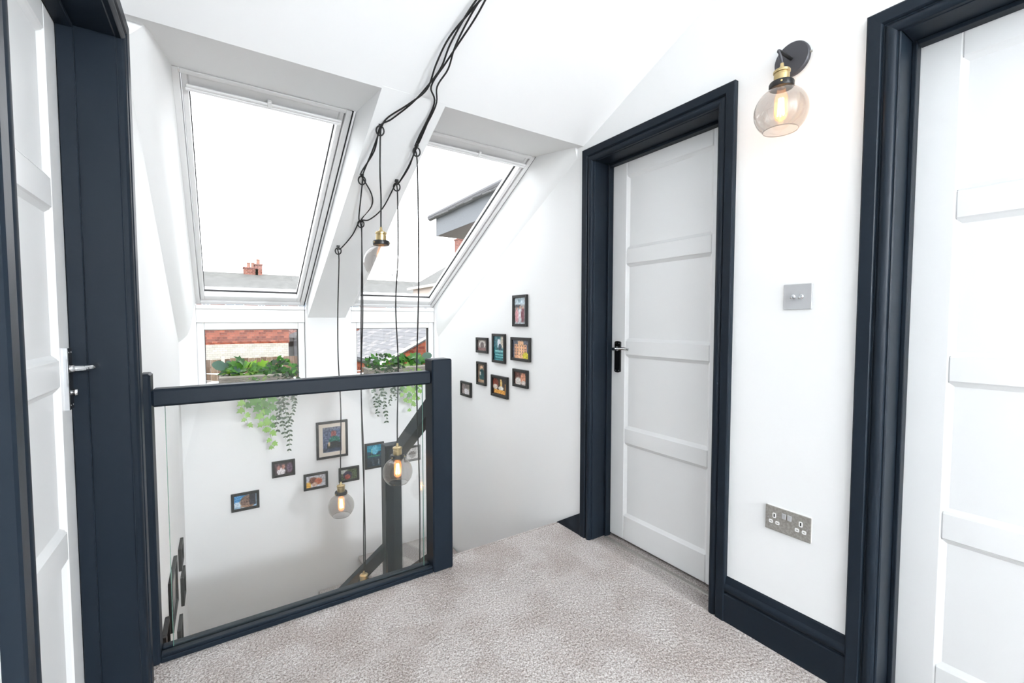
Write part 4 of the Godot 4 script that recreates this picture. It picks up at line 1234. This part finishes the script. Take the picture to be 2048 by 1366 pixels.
# ---------------------------------------------------------------- lamps
func lamp_head(o: Node3D, at: Vector3, warm: float, r := 0.076) -> void:
	# from the cord grip down: brass grip, ribbed holder, black gallery ring, smoked open globe, tube bulb
	var xf := Transform3D(Basis(), at)
	shape("lamp_holder", moved(lathe([Vector2(0, 0.152), Vector2(0.005, 0.152), Vector2(0.006, 0.142), Vector2(0.011, 0.134), Vector2(0.022, 0.131), Vector2(0.0245, 0.128), Vector2(0.0245, 0.122), Vector2(0.021, 0.12), Vector2(0.021, 0.117), Vector2(0.0225, 0.115), Vector2(0.0225, 0.095), Vector2(0.0215, 0.092), Vector2(0.0215, 0.084), Vector2(0, 0.084)], 28), xf), mats["antique brass"], o)
	shape("gallery_ring", moved(lathe([Vector2(0.012, 0.092), Vector2(0.034, 0.092), Vector2(0.036, 0.088), Vector2(0.036, 0.076), Vector2(0.034, 0.073), Vector2(0.012, 0.073)], 32, true), xf), mats["black metal"], o)
	for k in 3:
		var a := TAU * k / 3.0 + 0.6
		shape("ring_screw", moved(lathe([Vector2(0, 0), Vector2(0.003, 0), Vector2(0.003, 0.004), Vector2(0, 0.005)], 8), xf * Transform3D(Basis(Vector3(0, 1, 0), -a) * Basis(Vector3(0, 0, 1), -PI / 2), Vector3(cos(a) * 0.036, 0.082, sin(a) * 0.036))), mats["antique brass"], o)
	var prof := []
	var a0 := asin(0.03 / r)
	var a1 := PI - asin(0.05 / r)
	for k in 25:
		var a := lerpf(a0, a1, k / 24.0)
		prof.append(Vector2(sin(a) * r, cos(a) * r))
	var rim: Vector2 = prof[24]
	var g := shape("globe", moved(lathe(prof, 48), xf), mats["smoked globe glass"], o, 60.0)
	shape("globe_rim", moved(lathe([rim + Vector2(0.0012, 0), rim + Vector2(0.0, -0.0016), rim + Vector2(-0.0012, 0), rim + Vector2(0, 0.0016)], 48, true), xf), mats["smoked globe glass"], g)
	var b := shape("bulb", moved(lathe([Vector2(0.012, 0.075), Vector2(0.013, 0.06), Vector2(0.019, 0.045), Vector2(0.0195, -0.012), Vector2(0.015, -0.024), Vector2(0.006, -0.03), Vector2(0, -0.031)], 28), xf), mats["bulb glass"], o)
	var fil := []
	for k in 6:
		var a := TAU * k / 6.0
		fil.append(tube(PackedVector3Array([Vector3(cos(a) * 0.006, 0.042, sin(a) * 0.006), Vector3(cos(a + 0.5) * 0.0095, -0.012, sin(a + 0.5) * 0.0095)]), 0.0026, 6))
	shape("filament", moved(joined(fil), xf), mats["lamp filament"], b)
	var l := OmniLight3D.new()
	l.name = "bulb_light"
	l.light_color = Color(1.0, 0.78, 0.5)
	l.light_energy = warm
	l.light_size = 0.012
	l.omni_range = 12.0
	l.omni_attenuation = 2.0
	l.shadow_enabled = true
	l.position = at + Vector3(0, 0.014, 0)
	o.add_child(l)

func build_pendants() -> void:
	# hooks on the slope (measured where the cords loop), a little off the plaster
	var H := {
		1: Vector3(0.607, 2.02, -1.965), 2: Vector3(0.795, 1.985, -2.02), 3: Vector3(0.602, 1.88, -2.25),
		4: Vector3(0.775, 1.875, -2.245), 5: Vector3(0.678, 1.735, -2.568), 6: Vector3(0.606, 1.61, -2.81)}
	var rose := thing("ceiling_rose", "round black ceiling rose gathering all the pendant cords", "ceiling rose", Vector3(0.80, ceil_y(-1.2), -1.2))
	rose.rotation.x = -atan(CEIL_SLOPE)
	shape("plate", lathe([Vector2(0, 0.0), Vector2(0.06, 0.0), Vector2(0.06, -0.018), Vector2(0.055, -0.022), Vector2(0, -0.022)], 40), mats["black metal"], rose)
	var start := Vector3(0.80, ceil_y(-1.2) - 0.03, -1.2)
	var hooks := ["highest on the left of the pier, above the upper globe", "highest on the right of the pier", "second on the left of the pier", "second on the right of the pier", "where the cords cross, low on the pier", "lowest on the pier, at its left edge"]
	for i in 6:
		var p: Vector3 = H[i + 1]
		var o := thing("cord_hook", "small black cord hook " + hooks[i], "hook", p, "cord hooks on the pier")
		var up := ceil_y(p.z) - p.y
		shape("shank", tube(PackedVector3Array([Vector3(0, 0.012, 0), Vector3(0, up + 0.002, 0.004)]), 0.004, 8), mats["black metal"], o)
		cbox("grip", Vector3(-0.009, 0.012, -0.007), Vector3(0.009, 0.04, 0.007), mats["black metal"], o, 0.002)
		var ring := PackedVector3Array()
		for k in 17:
			var a := TAU * k / 16.0
			ring.append(Vector3(cos(a) * 0.017, -0.012 + sin(a) * 0.019, 0.004 * sin(a)))
		shape("loop", tube(ring, 0.0035, 7), mats["black cord"], o)
	# the way each cord takes; bundle first, hugging the slope, then hook to hook, then straight down
	var bundle := func(side: float, k: int) -> Array:
		var w := [Vector2(-1.29, 0.786), Vector2(-1.402, 0.763), Vector2(-1.513, 0.742), Vector2(-1.606, 0.738), Vector2(-1.7, 0.73)]
		var out := [start + Vector3(side * 0.01, 0, 0)]
		var i := 0
		for e in w:
			i += 1
			var ph := k * 2.1 + i * 1.3
			var amp := 0.005 + 0.002 * i
			out.append(Vector3(e.y + sin(ph) * amp + side * 0.0035 * i, ceil_y(e.x) - 0.028 - 0.012 * (1.0 + cos(ph)), e.x))
		return out
	var low := func(a: Vector3, b: Vector3, f: float, sag: float, dx := 0.0) -> Vector3:
		return a.lerp(b, f) + Vector3(dx, -sag, 0)
	var specs := [
		["smoked glass globe pendant hanging highest, in front of the pier", [1], Vector3(0.605, 1.44, -1.965), true],
		["smoked glass globe pendant hanging beside the lower newel post", [2, 4], Vector3(0.762, 0.39, -2.245), true],
		["smoked glass globe pendant hanging left, before the framed pictures", [2, 4, 5, 6], Vector3(0.597, 0.045, -2.81), true],
		["smoked glass globe pendant hanging low behind the base rail", [1, 3, 5], Vector3(0.664, -0.42, -2.568), true],
		["smoked glass globe pendant hanging lowest, its cord beside the double cord", [1, 3, 5], Vector3(0.674, -0.98, -2.6), false],
		["smoked glass globe pendant out of sight below, its cord next to the newel post", [2], Vector3(0.79, -0.62, -2.03), false]]
	var n := 0
	for s in specs:
		var head: Vector3 = s[2]
		var o := thing("pendant_light", s[0], "pendant light", Vector3(head.x, head.y, head.z), "clustered globe pendants")
		var pts: Array = bundle.call(-1.0 if s[1][0] == 1 else 1.0, n)
		var prev: Vector3 = pts[pts.size() - 1]
		for h in s[1]:
			var q: Vector3 = H[h]
			var jig := Vector3(0.006 * cos(n * 2.0), 0, 0.006 * sin(n * 2.0))
			if prev.distance_to(q) > 0.1:
				if h == 5 and s[1].size() == 3 and n == 4:
					pts.append(low.call(prev, q, 0.3, 0.0, 0.05))
					pts.append(low.call(prev, q, 0.62, -0.01, 0.055))
				elif h == 5 and s[1].size() == 4:
					pts.append(low.call(prev, q, 0.35, 0.05, -0.004))
					pts.append(low.call(prev, q, 0.75, 0.035, 0.0))
				elif h == 1:
					pts.append(low.call(prev, q, 0.35, 0.0 + 0.008 * (n % 3), 0.006 * (n % 3)))
					pts.append(low.call(prev, q, 0.75, -0.004 + 0.01 * (n % 3), -0.012 + 0.012 * (n % 3)))
				elif h == 2:
					pts.append(low.call(prev, q, 0.3, -0.012 * (n % 3), 0.012 + 0.012 * (n % 3)))
					pts.append(low.call(prev, q, 0.75, 0.015, 0.004 - 0.012 * (n % 2)))
				elif h == 3:
					pts.append(low.call(prev, q, 0.3, 0.03, -0.008 * (n % 2)))
					pts.append(low.call(prev, q, 0.75, 0.03, -0.022 + 0.01 * (n % 2)))
				else:
					pts.append(low.call(prev, q, 0.4, 0.012, 0.004 * (n % 3 - 1)))
					pts.append(low.call(prev, q, 0.8, 0.03, -0.012))
			pts.append(q + jig + Vector3(0, 0.004, 0))
			prev = q
		# fall, with the slight kinks of a cord that was coiled
		var drop: float = prev.y - head.y - 0.15
		var fall := [[0.03, 0.004], [0.25, 0.006 * (1 if n % 2 else -1)], [0.45, -0.007], [0.68, 0.005], [0.9, 0.0]]
		for e in fall:
			var f: float = e[0]
			var kink: float = e[1] if n != 0 else e[1] * 0.25
			pts.append(Vector3(lerpf(prev.x, head.x, f) + kink, prev.y - drop * f - 0.02 * (1.0 - f), lerpf(prev.z, head.z, f)))
		pts.append(head + Vector3(0, 0.148, 0))
		var local := []
		for p in pts:
			local.append(p - head)
		shape("cord", tube(smooth_path(local, 6), 0.0034, 7), mats["black cord"], o)
		lamp_head(o, Vector3.ZERO, 0.01)
		n += 1

func build_wall_light() -> void:
	var c := Vector3(XR, 2.06, -0.764)
	var o := thing("wall_light", "globe wall light on a round charcoal plate between the two right doors", "wall light", c)
	var turn := Transform3D(Basis(Vector3(0, 0, 1), PI / 2), Vector3.ZERO)
	shape("backplate", moved(lathe([Vector2(0, 0), Vector2(0.053, 0), Vector2(0.055, 0.004), Vector2(0.055, 0.014), Vector2(0.052, 0.018), Vector2(0, 0.018)], 48), turn), mats["charcoal metal"], o)
	shape("arm", tube(smooth_path([Vector3(-0.016, 0, 0), Vector3(-0.06, 0.0, 0.0), Vector3(-0.104, -0.004, 0.002)], 6), 0.0058, 10), mats["black metal"], o)
	var head := Vector3(-0.113, -0.205, 0.018)
	shape("cord", tube(smooth_path([Vector3(-0.1, -0.003, 0.002), Vector3(-0.113, -0.008, 0.006), Vector3(-0.116, -0.03, 0.014), head + Vector3(0, 0.148, 0)], 6), 0.004, 8), mats["charcoal metal"], o)
	shape("screw", moved(lathe([Vector2(0, 0), Vector2(0.004, 0), Vector2(0.004, 0.005), Vector2(0, 0.006)], 10), Transform3D(Basis(Vector3(1, 0, 0), PI / 2), Vector3(-0.009, 0.0, 0.055))), mats["brushed steel"], o)
	lamp_head(o, head, 0.012, 0.078)

# ---------------------------------------------------------------- switch and socket
func build_fittings() -> void:
	var o := thing("light_switch", "square satin grey switch plate with two chrome toggles", "light switch", Vector3(XR, 1.262, -0.728))
	cbox("plate", Vector3(-0.006, -0.043, -0.044), Vector3(0, 0.043, 0.044), mats["satin grey plate"], o, 0.0015)
	var turn := Basis(Vector3(0, 0, 1), PI / 2)
	for z in [-0.0125, 0.0125]:
		var c := shape("toggle_collar", moved(lathe([Vector2(0.0, 0), Vector2(0.0085, 0), Vector2(0.008, 0.003), Vector2(0.0055, 0.005), Vector2(0, 0.005)], 20), Transform3D(turn, Vector3(-0.006, 0, z))), mats["chrome"], o)
		shape("toggle", moved(lathe([Vector2(0, 0), Vector2(0.003, 0), Vector2(0.0042, 0.011), Vector2(0.003, 0.014), Vector2(0, 0.0148)], 14), Transform3D(Basis(Vector3(0, 0, 1), PI / 2 + 0.45), Vector3(-0.01, 0, z))), mats["chrome"], c)
	o = thing("power_socket", "double brushed steel power socket low on the wall", "power socket", Vector3(XR, 0.476, -0.737))
	cbox("back_box", Vector3(-0.006, -0.041, -0.071), Vector3(0, 0.045, 0.074), mats["white plastic"], o, 0.002)
	cbox("plate", Vector3(-0.0105, -0.043, -0.074), Vector3(-0.006, 0.043, 0.074), mats["brushed steel"], o, 0.0015)
	var slot := func(z: float, y: float, w: float, h: float, vertical: bool):
		var p := PackedVector2Array()
		for k in 16:
			var a := TAU * k / 16.0
			var q := Vector2(cos(a), sin(a))
			p.append(Vector2(z + q.x * 0.0045 + signf(q.x) * (w - 0.0045), y + q.y * 0.0045 + signf(q.y) * (h - 0.0045)))
		var pin := shape("pin_hole", prism(p, "zyx", -0.0115, -0.0095), mats["white plastic"], o, 0.0)
		if vertical:
			cbox("slot", Vector3(-0.0122, y - 0.0055, z - 0.002), Vector3(-0.0112, y + 0.0055, z + 0.002), mats["black hole"], pin, 0.0)
		else:
			cbox("slot", Vector3(-0.0122, y - 0.0012, z - 0.0035), Vector3(-0.0112, y + 0.0012, z + 0.0035), mats["brushed steel"], pin, 0.0)
	for c in [-0.043, 0.043]:
		slot.call(c, 0.012, 0.0062, 0.0095, true)
		slot.call(c - 0.011, -0.012, 0.007, 0.0065, false)
		slot.call(c + 0.011, -0.012, 0.007, 0.0065, false)
	for z in [-0.0105, 0.0075]:
		cbox("rocker", Vector3(-0.0145, 0.01, z - 0.0065), Vector3(-0.01, 0.029, z + 0.0065), mats["satin grey plate"], o, 0.0015)
	for z in [-0.064, 0.064]:
		shape("screw", moved(lathe([Vector2(0, 0), Vector2(0.0036, 0), Vector2(0.003, 0.0014), Vector2(0, 0.0018)], 12), Transform3D(turn, Vector3(-0.0103, 0, z))), mats["chrome"], o)
